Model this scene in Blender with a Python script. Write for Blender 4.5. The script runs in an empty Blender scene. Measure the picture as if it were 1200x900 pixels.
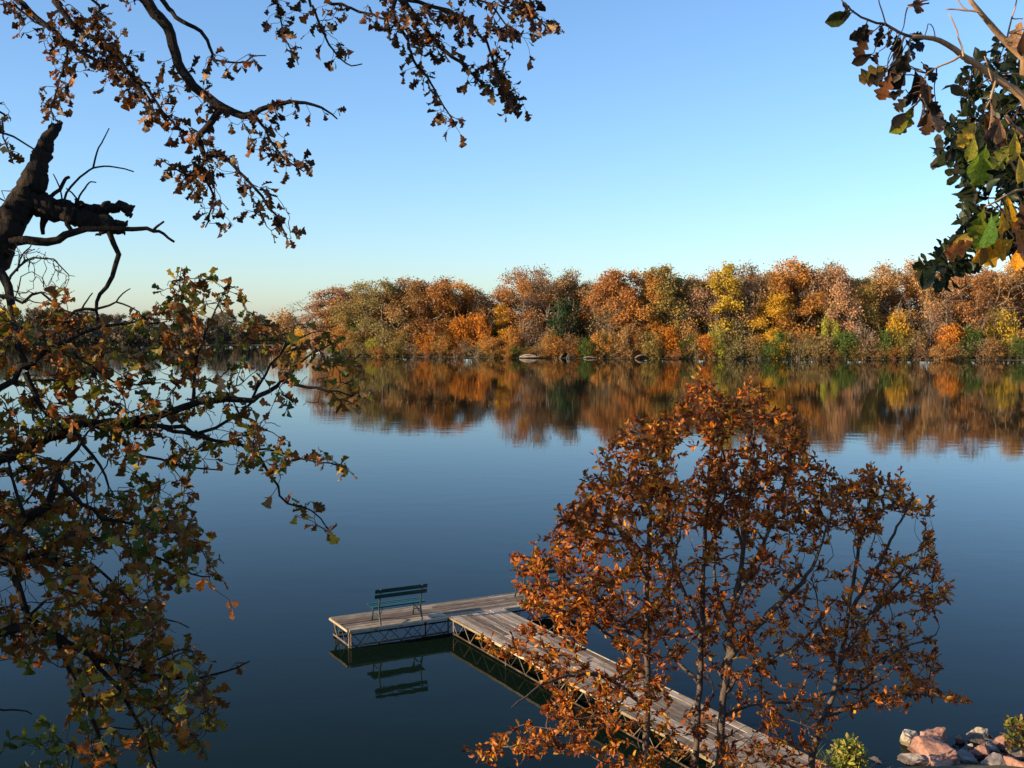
import bpy, bmesh, math, random
import numpy as np
from mathutils import Vector, Matrix, noise as mnoise

sc = bpy.context.scene
col = sc.collection
R = math.radians
rng = np.random.default_rng(7)
random.seed(7)

# ------------------------------------------------------------------ camera, sky, sun, exposure
EYE = 7.96                      # metres above the lake
F_PX = 1290.0                   # focal length in pixels of a 1200-wide picture
HORIZON = 378.0
cam = bpy.data.cameras.new('camera')
cam.sensor_width = 36.0
cam.lens = 36.0 * F_PX / 1200.0
cam.clip_start = 0.1
cam.clip_end = 6000
cam_o = bpy.data.objects.new('camera', cam)
col.objects.link(cam_o)
PITCH = math.atan((450 - HORIZON) / F_PX)
cam_o.location = (0, 0, EYE)
cam_o.rotation_euler = (R(90) - PITCH, 0, 0)
sc.camera = cam_o

SUN_EL = R(15)
SUN_AZ = math.atan2(-0.93, -0.36)       # from +Y towards +X
sun_dir = Vector((math.sin(SUN_AZ) * math.cos(SUN_EL), math.cos(SUN_AZ) * math.cos(SUN_EL), math.sin(SUN_EL)))
world = bpy.data.worlds.new('World')
sc.world = world
world.use_nodes = True
wn = world.node_tree
bg = wn.nodes['Background']
sky = wn.nodes.new('ShaderNodeTexSky')
sky.sky_type = 'NISHITA'
sky.sun_disc = False
sky.sun_elevation = SUN_EL
sky.sun_rotation = SUN_AZ
sky.altitude = 300
sky.air_density = 1.0
sky.dust_density = 0.65
sky.ozone_density = 3.9
tint = wn.nodes.new('ShaderNodeMix')           # the camera's white balance on the whole sky
tint.data_type = 'RGBA'
tint.blend_type = 'MULTIPLY'
tint.inputs[0].default_value = 1.0
tint.inputs[7].default_value = (.92, .94, .985, 1)
wn.links.new(sky.outputs[0], tint.inputs[6])
wn.links.new(tint.outputs[2], bg.inputs[0])
bg.inputs[1].default_value = 0.12
sun = bpy.data.lights.new('sun', 'SUN')
sun.energy = 4.9
sun.angle = R(0.5)
sun.color = (1.0, 0.76, 0.48)
sun_o = bpy.data.objects.new('sun', sun)
col.objects.link(sun_o)
sun_o.rotation_euler = sun_dir.to_track_quat('Z', 'Y').to_euler()
sc.view_settings.view_transform = 'Standard'
sc.view_settings.look = 'None'
sc.view_settings.exposure = 1.1
sc.view_settings.gamma = 1.0
sc.cycles.max_bounces = 8
sc.cycles.transparent_max_bounces = 8
sc.cycles.use_denoising = True

# ------------------------------------------------------------------ pixel <-> place
_F = np.array([0, math.cos(PITCH), -math.sin(PITCH)])
_U = np.array([0, math.sin(PITCH), math.cos(PITCH)])
def P(px, py, d):
    """the point at distance d (along +Y) that lies on the sight line through a photograph pixel"""
    v = _F + np.array([1.0, 0, 0]) * (px - 600) / F_PX + _U * (450 - py) / F_PX
    v = v * (d / v[1])
    return np.array([v[0], v[1], v[2] + EYE])
def project(p):
    q = np.asarray(p) - np.array([0, 0, EYE])
    dep = q @ _F
    return 600 + F_PX * q[..., 0] / dep, 450 - F_PX * (q @ _U) / dep, dep

# ------------------------------------------------------------------ materials
def new_mat(name):
    m = bpy.data.materials.new(name)
    m.use_nodes = True
    nt = m.node_tree
    return m, nt, nt.nodes['Principled BSDF']
def nd(nt, t, **kw):
    n = nt.nodes.new(t)
    for k, v in kw.items():
        setattr(n, k, v)
    return n
def ramp(nt, fac, stops):
    r = nd(nt, 'ShaderNodeValToRGB')
    el = r.color_ramp.elements
    while len(el) < len(stops):
        el.new(0.5)
    for e, (p, c) in zip(el, stops):
        e.position = p
        e.color = (*c, 1)
    nt.links.new(fac, r.inputs[0])
    return r.outputs[0]
def noise_tex(nt, scale, detail=4, rough=0.55, coord='Object', stretch=None):
    tc = nd(nt, 'ShaderNodeTexCoord')
    n = nd(nt, 'ShaderNodeTexNoise')
    n.inputs['Scale'].default_value = scale
    n.inputs['Detail'].default_value = detail
    n.inputs['Roughness'].default_value = rough
    src = tc.outputs[coord]
    if stretch:
        mp = nd(nt, 'ShaderNodeMapping')
        mp.inputs['Scale'].default_value = stretch
        nt.links.new(src, mp.inputs[0])
        src = mp.outputs[0]
    nt.links.new(src, n.inputs['Vector'])
    return n
def bump(nt, bsdf, height, strength, dist):
    b = nd(nt, 'ShaderNodeBump')
    b.inputs['Strength'].default_value = strength
    b.inputs['Distance'].default_value = dist
    nt.links.new(height, b.inputs['Height'])
    nt.links.new(b.outputs[0], bsdf.inputs['Normal'])

def leaf_material(name, per_object, translucency=0.35, rough=0.5, spec=0.35):
    """colour from the leaf's own tint (mesh attribute) or the object's colour; part of the light passes through"""
    m, nt, b = new_mat(name)
    if per_object:
        oi = nd(nt, 'ShaderNodeObjectInfo')
        src = oi.outputs['Color']
    else:
        at = nd(nt, 'ShaderNodeAttribute', attribute_name='tint')
        src = at.outputs['Color']
    n = noise_tex(nt, 14 if per_object else 25, 3)
    mix = nd(nt, 'ShaderNodeMix', data_type='RGBA', blend_type='MULTIPLY')
    mix.inputs[0].default_value = 1.0
    nt.links.new(src, mix.inputs[6])
    nt.links.new(ramp(nt, n.outputs[0], [(0.3, (.62, .55, .5)), (0.65, (1.15, 1.15, 1.1))]), mix.inputs[7])
    if per_object:                                  # midrib, side veins and brown blemishes in the leaf's own space
        tc = nd(nt, 'ShaderNodeTexCoord'); sp = nd(nt, 'ShaderNodeSeparateXYZ'); nt.links.new(tc.outputs['Object'], sp.inputs[0])
        def mth(op, x, y=None, z=None):
            q = nd(nt, 'ShaderNodeMath', operation=op)
            for k, v in enumerate((x, y, z)):
                if v is None: continue
                if isinstance(v, (int, float)): q.inputs[k].default_value = v
                else: nt.links.new(v, q.inputs[k])
            return q.outputs[0]
        ax = mth('ABSOLUTE', sp.outputs['X'])
        side = mth('ABSOLUTE', mth('SUBTRACT', mth('FRACT', mth('MULTIPLY', mth('SUBTRACT', sp.outputs['Y'], mth('MULTIPLY', ax, .8)), 8.0)), .5))
        vein = mth('MAXIMUM', mth('LESS_THAN', ax, .012), mth('LESS_THAN', side, .06))
        blem = noise_tex(nt, 5.5, 5, .65)
        m2 = nd(nt, 'ShaderNodeMix', data_type='RGBA', blend_type='MULTIPLY'); m2.inputs[0].default_value = 1
        nt.links.new(mix.outputs[2], m2.inputs[6])
        nt.links.new(ramp(nt, blem.outputs[0], [(.34, (.45, .33, .25)), (.44, (1, 1, 1))]), m2.inputs[7])
        m3 = nd(nt, 'ShaderNodeMix', data_type='RGBA', blend_type='MULTIPLY')
        nt.links.new(vein, m3.inputs[0]); nt.links.new(m2.outputs[2], m3.inputs[6]); m3.inputs[7].default_value = (1.35, 1.3, 1.2, 1)
        mix = m3
    nt.links.new(mix.outputs[2], b.inputs['Base Color'])
    b.inputs['Roughness'].default_value = rough
    b.inputs['Specular IOR Level'].default_value = spec
    tr = nd(nt, 'ShaderNodeBsdfTranslucent')
    nt.links.new(mix.outputs[2], tr.inputs['Color'])
    mx = nd(nt, 'ShaderNodeMixShader')
    mx.inputs[0].default_value = translucency
    nt.links.new(b.outputs[0], mx.inputs[1])
    nt.links.new(tr.outputs[0], mx.inputs[2])
    nt.links.new(mx.outputs[0], nt.nodes['Material Output'].inputs['Surface'])
    return m
M_leaf_one = leaf_material('leaf_single', True, .38, .42, .2)
M_leaf_mass = leaf_material('leaf_mass', False, .38, .42, .2)

def far_leaf_material():
    m, nt, b = new_mat('far_leaf')
    at = nd(nt, 'ShaderNodeAttribute', attribute_name='tint')
    oi = nd(nt, 'ShaderNodeObjectInfo')
    mix = nd(nt, 'ShaderNodeMix', data_type='RGBA', blend_type='MULTIPLY')
    mix.inputs[0].default_value = 1.0
    nt.links.new(at.outputs['Color'], mix.inputs[6])
    nt.links.new(oi.outputs['Color'], mix.inputs[7])
    nt.links.new(mix.outputs[2], b.inputs['Base Color'])
    b.inputs['Roughness'].default_value = 0.75
    b.inputs['Specular IOR Level'].default_value = 0.15
    tr = nd(nt, 'ShaderNodeBsdfTranslucent')
    nt.links.new(mix.outputs[2], tr.inputs['Color'])
    mx = nd(nt, 'ShaderNodeMixShader')
    mx.inputs[0].default_value = 0.38
    nt.links.new(b.outputs[0], mx.inputs[1])
    nt.links.new(tr.outputs[0], mx.inputs[2])
    nt.links.new(mx.outputs[0], nt.nodes['Material Output'].inputs['Surface'])
    return m
M_far_leaf = far_leaf_material()

def bark_material(name, c1, c2, scale=9, bstr=0.8, dist=0.02, stretch=(1, 1, .3)):
    m, nt, b = new_mat(name)
    n = noise_tex(nt, scale, 8, 0.65, stretch=stretch)
    nt.links.new(ramp(nt, n.outputs[0], [(0.32, c1), (0.68, c2)]), b.inputs['Base Color'])
    b.inputs['Roughness'].default_value = 0.9
    b.inputs['Specular IOR Level'].default_value = 0.2
    bump(nt, b, n.outputs[0], bstr, dist)
    return m
M_bark = bark_material('oak_bark', (.008, .006, .005), (.036, .026, .018), 14, 1.0, .06)
M_twig = bark_material('twig_bark', (.022, .015, .011), (.055, .038, .028), 30, .4, .004)
M_stem = bark_material('sapling_bark', (.040, .030, .024), (.13, .10, .08), 16, .5, .006)
M_tan_bark = bark_material('pale_branch_bark', (.22, .12, .06), (.42, .27, .15), 28, .5, .004)
M_far_bark = bark_material('far_bark', (.11, .085, .065), (.26, .21, .165), 1.2, .2, .02)
M_far_dark = bark_material('far_dark_bark', (.06, .045, .035), (.15, .115, .09), 1.2, .2, .02)

def ground_material():
    m, nt, b = new_mat('leaf_litter_soil')
    n = noise_tex(nt, .9, 8, .7)
    n2 = noise_tex(nt, 14, 6, .7)
    mx = nd(nt, 'ShaderNodeMath', operation='ADD')
    mu = nd(nt, 'ShaderNodeMath', operation='MULTIPLY')
    mu.inputs[1].default_value = .5
    nt.links.new(n.outputs[0], mx.inputs[0])
    nt.links.new(n2.outputs[0], mx.inputs[1])
    nt.links.new(mx.outputs[0], mu.inputs[0])
    nt.links.new(ramp(nt, mu.outputs[0], [(.35, (.035, .028, .017)), (.5, (.085, .058, .03)), (.58, (.07, .075, .025)), (.7, (.15, .095, .05))]), b.inputs['Base Color'])
    b.inputs['Roughness'].default_value = .95
    bump(nt, b, n2.outputs[0], .8, .05)
    return m
M_ground = ground_material()

def water_material():
    """dark body under a mirror whose strength follows Fresnel for mostly vertically polarised skylight"""
    m, nt, b = new_mat('lake_water')
    nt.nodes.remove(b)
    n1 = noise_tex(nt, .55, 3, .5, 'Object', (1.0, 1.6, 1))
    n2 = noise_tex(nt, 3.2, 2, .5, 'Object', (1.0, 1.8, 1))
    def mth(op, x, y=None):
        q = nd(nt, 'ShaderNodeMath', operation=op)
        for k, v in enumerate((x, y)):
            if v is None: continue
            if isinstance(v, (int, float)): q.inputs[k].default_value = v
            else: nt.links.new(v, q.inputs[k])
        return q.outputs[0]
    n3 = noise_tex(nt, .035, 3, .6, 'Object', (1.0, 2.2, 1))       # breeze patches
    h = mth('MULTIPLY', mth('ADD', n1.outputs[0], mth('MULTIPLY', n2.outputs[0], .16)), mth('SUBTRACT', mth('MULTIPLY', n3.outputs[0], 3.2), .75))
    bp = nd(nt, 'ShaderNodeBump')
    bp.inputs['Strength'].default_value = 1.0
    bp.inputs['Distance'].default_value = .0045
    nt.links.new(h, bp.inputs['Height'])
    ge = nd(nt, 'ShaderNodeNewGeometry')
    dt = nd(nt, 'ShaderNodeVectorMath', operation='DOT_PRODUCT')
    nt.links.new(bp.outputs[0], dt.inputs[0]); nt.links.new(ge.outputs['Incoming'], dt.inputs[1])
    c = mth('ABSOLUTE', dt.outputs['Value'])
    n = 1.333
    t = mth('SQRT', mth('SUBTRACT', 1.0, mth('DIVIDE', mth('SUBTRACT', 1.0, mth('MULTIPLY', c, c)), n * n)))
    nc, ntt = mth('MULTIPLY', c, n), mth('MULTIPLY', t, n)
    rp = mth('DIVIDE', mth('SUBTRACT', nc, t), mth('ADD', nc, t))
    rs = mth('DIVIDE', mth('SUBTRACT', c, ntt), mth('ADD', c, ntt))
    refl = mth('ADD', mth('MULTIPLY', mth('MULTIPLY', rp, rp), .96), mth('MULTIPLY', mth('MULTIPLY', rs, rs), .04))
    body = nd(nt, 'ShaderNodeBsdfDiffuse'); body.inputs['Color'].default_value = (.0035, .0095, .0060, 1)
    gl = nd(nt, 'ShaderNodeBsdfGlossy'); gl.inputs['Roughness'].default_value = .02; gl.inputs['Color'].default_value = (1, 1, 1, 1)
    nt.links.new(bp.outputs[0], gl.inputs['Normal'])
    mx = nd(nt, 'ShaderNodeMixShader')
    nt.links.new(refl, mx.inputs[0]); nt.links.new(body.outputs[0], mx.inputs[1]); nt.links.new(gl.outputs[0], mx.inputs[2])
    nt.links.new(mx.outputs[0], nt.nodes['Material Output'].inputs['Surface'])
    return m
M_water = water_material()

def wood_material(name, c0, c1, c2, grain=(1.2, 30, 30)):
    m, nt, b = new_mat(name)
    n = noise_tex(nt, 1.0, 7, .7, 'Object', grain)
    n2 = noise_tex(nt, 1.3, 5, .6, 'Object', (1, 2, 1))
    oi = nd(nt, 'ShaderNodeObjectInfo')
    ad = nd(nt, 'ShaderNodeMath', operation='MULTIPLY_ADD')
    ad.inputs[1].default_value = .35
    nt.links.new(oi.outputs['Random'], ad.inputs[0])
    nt.links.new(n2.outputs[0], ad.inputs[2])
    m2 = nd(nt, 'ShaderNodeMath', operation='MULTIPLY_ADD')
    m2.inputs[1].default_value = .7
    nt.links.new(n.outputs[0], m2.inputs[0])
    nt.links.new(ad.outputs[0], m2.inputs[2])
    m3 = nd(nt, 'ShaderNodeMath', operation='MULTIPLY')
    m3.inputs[1].default_value = .5
    nt.links.new(m2.outputs[0], m3.inputs[0])
    nt.links.new(ramp(nt, m3.outputs[0], [(.36, c0), (.5, c1), (.62, c2)]), b.inputs['Base Color'])
    b.inputs['Roughness'].default_value = .85
    b.inputs['Specular IOR Level'].default_value = .2
    bump(nt, b, n.outputs[0], .5, .006)
    return m
M_plank = wood_material('weathered_plank', (.075, .055, .038), (.185, .14, .10), (.40, .33, .25))
M_edge = wood_material('edge_timber', (.11, .08, .045), (.27, .205, .115), (.45, .38, .24))
M_truss = wood_material('old_galvanised_bar', (.022, .016, .010), (.075, .054, .036), (.19, .15, .105), (6, 6, 6))

def paint_material():
    m, nt, b = new_mat('green_bench_paint')
    n = noise_tex(nt, 9, 6, .7)
    nt.links.new(ramp(nt, n.outputs[0], [(.3, (.003, .030, .026)), (.62, (.005, .056, .047)), (.78, (.025, .075, .06))]), b.inputs['Base Color'])
    b.inputs['Roughness'].default_value = .42
    bump(nt, b, n.outputs[0], .2, .003)
    return m
M_green = paint_material()
def iron_material():
    m, nt, b = new_mat('dark_green_iron')
    n = noise_tex(nt, 12, 5, .7)
    nt.links.new(ramp(nt, n.outputs[0], [(.3, (.006, .018, .016)), (.7, (.012, .045, .04))]), b.inputs['Base Color'])
    b.inputs['Roughness'].default_value = .5
    return m
M_iron = iron_material()

def rock_material(name, c1, c2, c3):
    m, nt, b = new_mat(name)
    n = noise_tex(nt, 2.2, 8, .7)
    n2 = noise_tex(nt, 30, 3, .7)
    ml = nd(nt, 'ShaderNodeMix', data_type='RGBA', blend_type='MULTIPLY')
    ml.inputs[0].default_value = 1
    nt.links.new(ramp(nt, n.outputs[0], [(.3, c1), (.5, c2), (.7, c3)]), ml.inputs[6])
    nt.links.new(ramp(nt, n2.outputs[0], [(.3, (.65, .65, .65)), (.6, (1.1, 1.1, 1.1))]), ml.inputs[7])
    ge = nd(nt, 'ShaderNodeNewGeometry'); sx = nd(nt, 'ShaderNodeSeparateXYZ')
    nt.links.new(ge.outputs['Position'], sx.inputs[0])
    wz = nd(nt, 'ShaderNodeMath', operation='MULTIPLY_ADD'); wz.inputs[1].default_value = -.12
    nt.links.new(n.outputs[0], wz.inputs[0]); nt.links.new(sx.outputs['Z'], wz.inputs[2])
    wet = ramp(nt, wz.outputs[0], [(.0, (.38, .36, .34)), (.035, (1, 1, 1))])       # wet and algae stained up to the wave line
    mw = nd(nt, 'ShaderNodeMix', data_type='RGBA', blend_type='MULTIPLY'); mw.inputs[0].default_value = 1
    nt.links.new(ml.outputs[2], mw.inputs[6]); nt.links.new(wet, mw.inputs[7])
    nt.links.new(mw.outputs[2], b.inputs['Base Color'])
    b.inputs['Roughness'].default_value = .9
    bump(nt, b, n.outputs[0], .7, .06)
    return m
M_pink = rock_material('pink_granite', (.13, .062, .042), (.30, .155, .105), (.40, .245, .18))
M_pale = rock_material('pale_limestone', (.19, .155, .11), (.38, .325, .235), (.50, .44, .33))
M_grey = rock_material('grey_granite', (.10, .085, .075), (.22, .185, .165), (.33, .28, .25))
M_drift = bark_material('driftwood', (.14, .11, .085), (.33, .28, .225), 3, .4, .02)

# ------------------------------------------------------------------ helpers
def tag(o, label=None, cat=None, group=None, kind=None):
    if label: o['label'] = label
    if cat: o['category'] = cat
    if group: o['group'] = group
    if kind: o['kind'] = kind
    return o
def empty(name, loc):
    o = bpy.data.objects.new(name, None)
    o.empty_display_size = .2
    o.location = loc
    col.objects.link(o)
    return o
def mesh_from(name, verts, faces, mat=None, smooth=False, tint=None):
    me = bpy.data.meshes.new(name)
    verts = np.asarray(verts, dtype=np.float32).reshape(-1, 3)
    if isinstance(faces, np.ndarray):
        k = faces.shape[1]
        nf = faces.shape[0]
        me.vertices.add(len(verts))
        me.vertices.foreach_set('co', verts.ravel())
        me.loops.add(nf * k)
        me.loops.foreach_set('vertex_index', faces.astype(np.int32).ravel())
        me.polygons.add(nf)
        me.polygons.foreach_set('loop_start', np.arange(0, nf * k, k, dtype=np.int32))
        me.polygons.foreach_set('loop_total', np.full(nf, k, dtype=np.int32))
        me.update(calc_edges=True)
    else:
        me.from_pydata(verts.tolist(), [], faces)
    if smooth:
        me.polygons.foreach_set('use_smooth', np.ones(len(me.polygons), dtype=bool))
    if tint is not None:
        a = me.attributes.new('tint', 'FLOAT_COLOR', 'POINT')
        t = np.ones((len(verts), 4), dtype=np.float32)
        t[:, :3] = tint
        a.data.foreach_set('color', t.ravel())
    if mat: me.materials.append(mat)
    me.update()
    return me
def obj(name, me, parent=None, loc=None):
    o = bpy.data.objects.new(name, me)
    if loc is not None: o.location = loc
    if parent: o.parent = parent
    col.objects.link(o)
    return o

def unit(v):
    v = np.asarray(v, dtype=float)
    return v / (np.linalg.norm(v, axis=-1, keepdims=True) + 1e-12)

class Wood:
    """collects tubes into one mesh (all quads)"""
    def __init__(self): self.v, self.f, self.n = [], [], 0
    def tube(self, pts, radii, sides=6, rough=0.0, cap=True):
        pts = np.asarray(pts, float); n = len(pts)
        radii = np.asarray(radii, float)
        t = np.gradient(pts, axis=0); t = unit(t)
        ref = np.array([0, 0, 1.0]) if abs(t[0, 2]) < .8 else np.array([1.0, 0, 0])
        a = np.linspace(0, 2 * math.pi, sides, endpoint=False)
        u = unit(np.cross(t[0], ref)); rings = np.empty((n, sides, 3))
        ca, sa = np.cos(a)[:, None], np.sin(a)[:, None]
        for i in range(n):
            u = u - t[i] * (u @ t[i]); u = u / (np.linalg.norm(u) + 1e-9)
            w = np.cross(t[i], u)
            r = radii[i]
            if rough:
                q = pts[i] + 1.6 * r * (ca * u + sa * w)          # furrows run along the limb
                rr = r * (1 + rough * np.array([[1.5 * mnoise.fractal(Vector((k[0] * 9, k[1] * 9, k[2] * 4)), .8, 2.1, 4) + .25 * rng.uniform(-1, 1)] for k in q]))
            else: rr = r
            rings[i] = pts[i] + rr * (ca * u + sa * w)
        self.v.append(rings.reshape(-1, 3))
        i0 = self.n + (np.arange(n - 1)[:, None] * sides + np.arange(sides)[None, :])
        i1 = self.n + (np.arange(n - 1)[:, None] * sides + (np.arange(sides)[None, :] + 1) % sides)
        self.f.append(np.stack([i0, i1, i1 + sides, i0 + sides], -1).reshape(-1, 4))
        self.n += n * sides
        if cap and sides >= 4:
            e = self.n - sides
            for k in range(1, sides - 2, 2):
                self.f.append(np.array([[e, e + k, e + k + 1, e + (k + 2) % sides]]))
    def mesh(self, name, mat, origin=(0, 0, 0), smooth=True):
        return mesh_from(name, np.concatenate(self.v) - np.asarray(origin), np.concatenate(self.f), mat, smooth)

def catmull(pts, vals, step):
    pts = np.asarray(pts, float); vals = np.asarray(vals, float)
    e = np.vstack([2 * pts[0] - pts[1], pts, 2 * pts[-1] - pts[-2]])
    op, ov = [], []
    for i in range(len(pts) - 1):
        p0, p1, p2, p3 = e[i:i + 4]
        m = max(2, int(np.linalg.norm(p2 - p1) / step))
        for k in range(m):
            s = k / m
            op.append(.5 * (2 * p1 + (p2 - p0) * s + (2 * p0 - 5 * p1 + 4 * p2 - p3) * s * s + (3 * p1 - p0 - 3 * p2 + p3) * s ** 3))
            ov.append(vals[i] * (1 - s) + vals[i + 1] * s)
    op.append(pts[-1]); ov.append(vals[-1])
    return np.array(op), np.array(ov)

class Skeleton:
    def __init__(self, cap=60000):
        self.p = np.zeros((cap, 3)); self.d = np.zeros((cap, 3)); self.r = np.zeros(cap); self.b = np.full(cap, -1, int); self.w = np.zeros(cap); self.n = 0
        self.branches = []
    def add_line(self, pts, radii, bid=-1, weight=1.0):
        pts = np.asarray(pts); d = unit(np.gradient(pts, axis=0))
        k = len(pts); s = slice(self.n, self.n + k)
        self.p[s], self.d[s], self.r[s], self.b[s], self.w[s] = pts, d, radii, bid, weight
        self.n += k
        return s
    def colonize(self, targets, seg=.12, crook=.12, tip=.003, sag=0.0, uppen=.4, start=.4, order=True, power=.42, reach=9.0):
        """join each target to the closest fitting node by a crooked twig; returns tips (pos, dir)"""
        if order:
            base = self.p[:self.n]
            dist = np.array([np.min(np.sum((base - t) ** 2, 1)) for t in targets])
            targets = targets[np.argsort(dist)]
        first = len(self.branches)
        tips_p, tips_d = [], []
        for t in targets:
            q = t - self.p[:self.n]
            dd = np.linalg.norm(q, axis=1) + 1e-6
            cosv = np.sum(q * self.d[:self.n], 1) / dd
            cost = dd * (1.5 - .55 * cosv) * (1 + uppen * (q[:, 2] < -0.02)) / self._wt()
            cost[dd < .04] = 1e9
            i = int(np.argmin(cost)); D = dd[i]
            if D > reach: continue
            p0 = self.p[i].copy()
            c1 = p0 + self.d[i] * start * D
            c2 = t - unit(t - p0) * .3 * D + np.array([0, 0, -sag * D])
            m = max(3, int(D / seg) + 1)
            s = np.linspace(0, 1, m + 1)[:, None]
            pts = (1 - s) ** 3 * p0 + 3 * (1 - s) ** 2 * s * c1 + 3 * (1 - s) * s * s * c2 + s ** 3 * t
            j = rng.normal(0, crook * D / m, pts.shape); j[0] = 0
            pts = pts + j
            bid = len(self.branches)
            self.branches.append([pts, self.b[i], 1, self.r[i] if self.b[i] < 0 else 1e9])
            k = self.b[i]
            while k >= 0:
                self.branches[k][2] += 1
                k = self.branches[k][1]
            self.add_line(pts[1:], np.full(len(pts) - 1, tip), bid)
            tips_p.append(pts[-1]); tips_d.append(unit(pts[-1] - pts[-2]))
        self.tip = tip; self.power = power
        return np.array(tips_p), np.array(tips_d)
    def _wt(self): return 1.0
    def twig_wood(self, wood, tip, sides=4, power=.42, big_sides=6, big=.015, maxr=None):
        rad = []
        for pts, parent, c, pr in self.branches:
            r = tip * (c ** power)
            r = min(r, pr * .85)
            if parent >= 0: r = min(r, rad[parent] * .9)
            if maxr: r = min(r, maxr)
            rad.append(r)
            k = len(pts)
            rr = r + (tip * .8 - r) * np.linspace(0, 1, k) ** 1.2 if c <= 2 else r * (1 - .55 * np.linspace(0, 1, k))
            wood.tube(pts, rr, big_sides if r > big else sides, cap=False)

# ------------------------------------------------------------------ leaves
def leaf_template(half, fold=.25, curl=-.3, twist=.3, wave=0.0, seed=0):
    """half: (half width, y) from base to tip; quads left and right of a midrib, folded, curled and twisted"""
    r = np.random.default_rng(seed)
    n = len(half)
    V, Fc = [], []
    for i, (w, y) in enumerate(half):
        z = curl * y * y
        V.append((0, y, z))
        for s in (-1, 1):
            zz = z + fold * w + wave * r.uniform(-1, 1) * w
            V.append((s * w, y + w * .12, zz))
    V = np.array(V)
    a = twist * V[:, 1]
    x = V[:, 0] * np.cos(a) - (V[:, 2]) * np.sin(a); z = V[:, 0] * np.sin(a) + V[:, 2] * np.cos(a)
    V[:, 0], V[:, 2] = x, z
    for i in range(n - 1):
        b = 3 * i; c = b + 3
        Fc.append((b, c, c + 1, b + 1)); Fc.append((b, b + 2, c + 2, c))
    return V, np.array(Fc)
OAK_A = [(.012, 0), (.015, .1), (.10, .2), (.16, .27), (.09, .35), (.27, .48), (.27, .55), (.14, .61), (.33, .74), (.32, .81), (.17, .86), (.20, .93), (.02, 1.0)]
OAK_B = [(.012, 0), (.02, .12), (.13, .24), (.10, .33), (.24, .46), (.16, .56), (.34, .70), (.36, .80), (.22, .88), (.02, .98)]
OBOV = [(.012, 0), (.02, .1), (.10, .26), (.20, .48), (.25, .66), (.21, .84), (.02, 1.0)]
ELL = [(.012, 0), (.07, .12), (.17, .34), (.15, .44), (.22, .60), (.17, .80), (.10, .92), (.01, 1.0)]
LEAF = {
    'oak': [leaf_template(OAK_A, .3, -.25, .5, .4, 1), leaf_template(OAK_B, .55, -.5, -.6, .5, 2), leaf_template(OAK_A, .8, .35, .9, .6, 3), leaf_template(OAK_B, .15, -.15, .2, .3, 4)],
    'obovate': [leaf_template(OBOV, .25, -.2, .3, .2, 5), leaf_template(OBOV, .55, -.45, -.5, .3, 6), leaf_template(OBOV, .1, .15, .2, .2, 7)],
    'ellipse': [leaf_template(ELL, .35, -.3, .5, .3, 8), leaf_template(ELL, .7, -.5, -.8, .3, 9), leaf_template(ELL, .2, .3, .5, .3, 10)],
}
def leaf_frames(pos, d, nrm):
    y = unit(d); z = nrm - y * np.sum(nrm * y, 1, keepdims=True); z = unit(z); x = np.cross(y, z)
    return x, y, z
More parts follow.
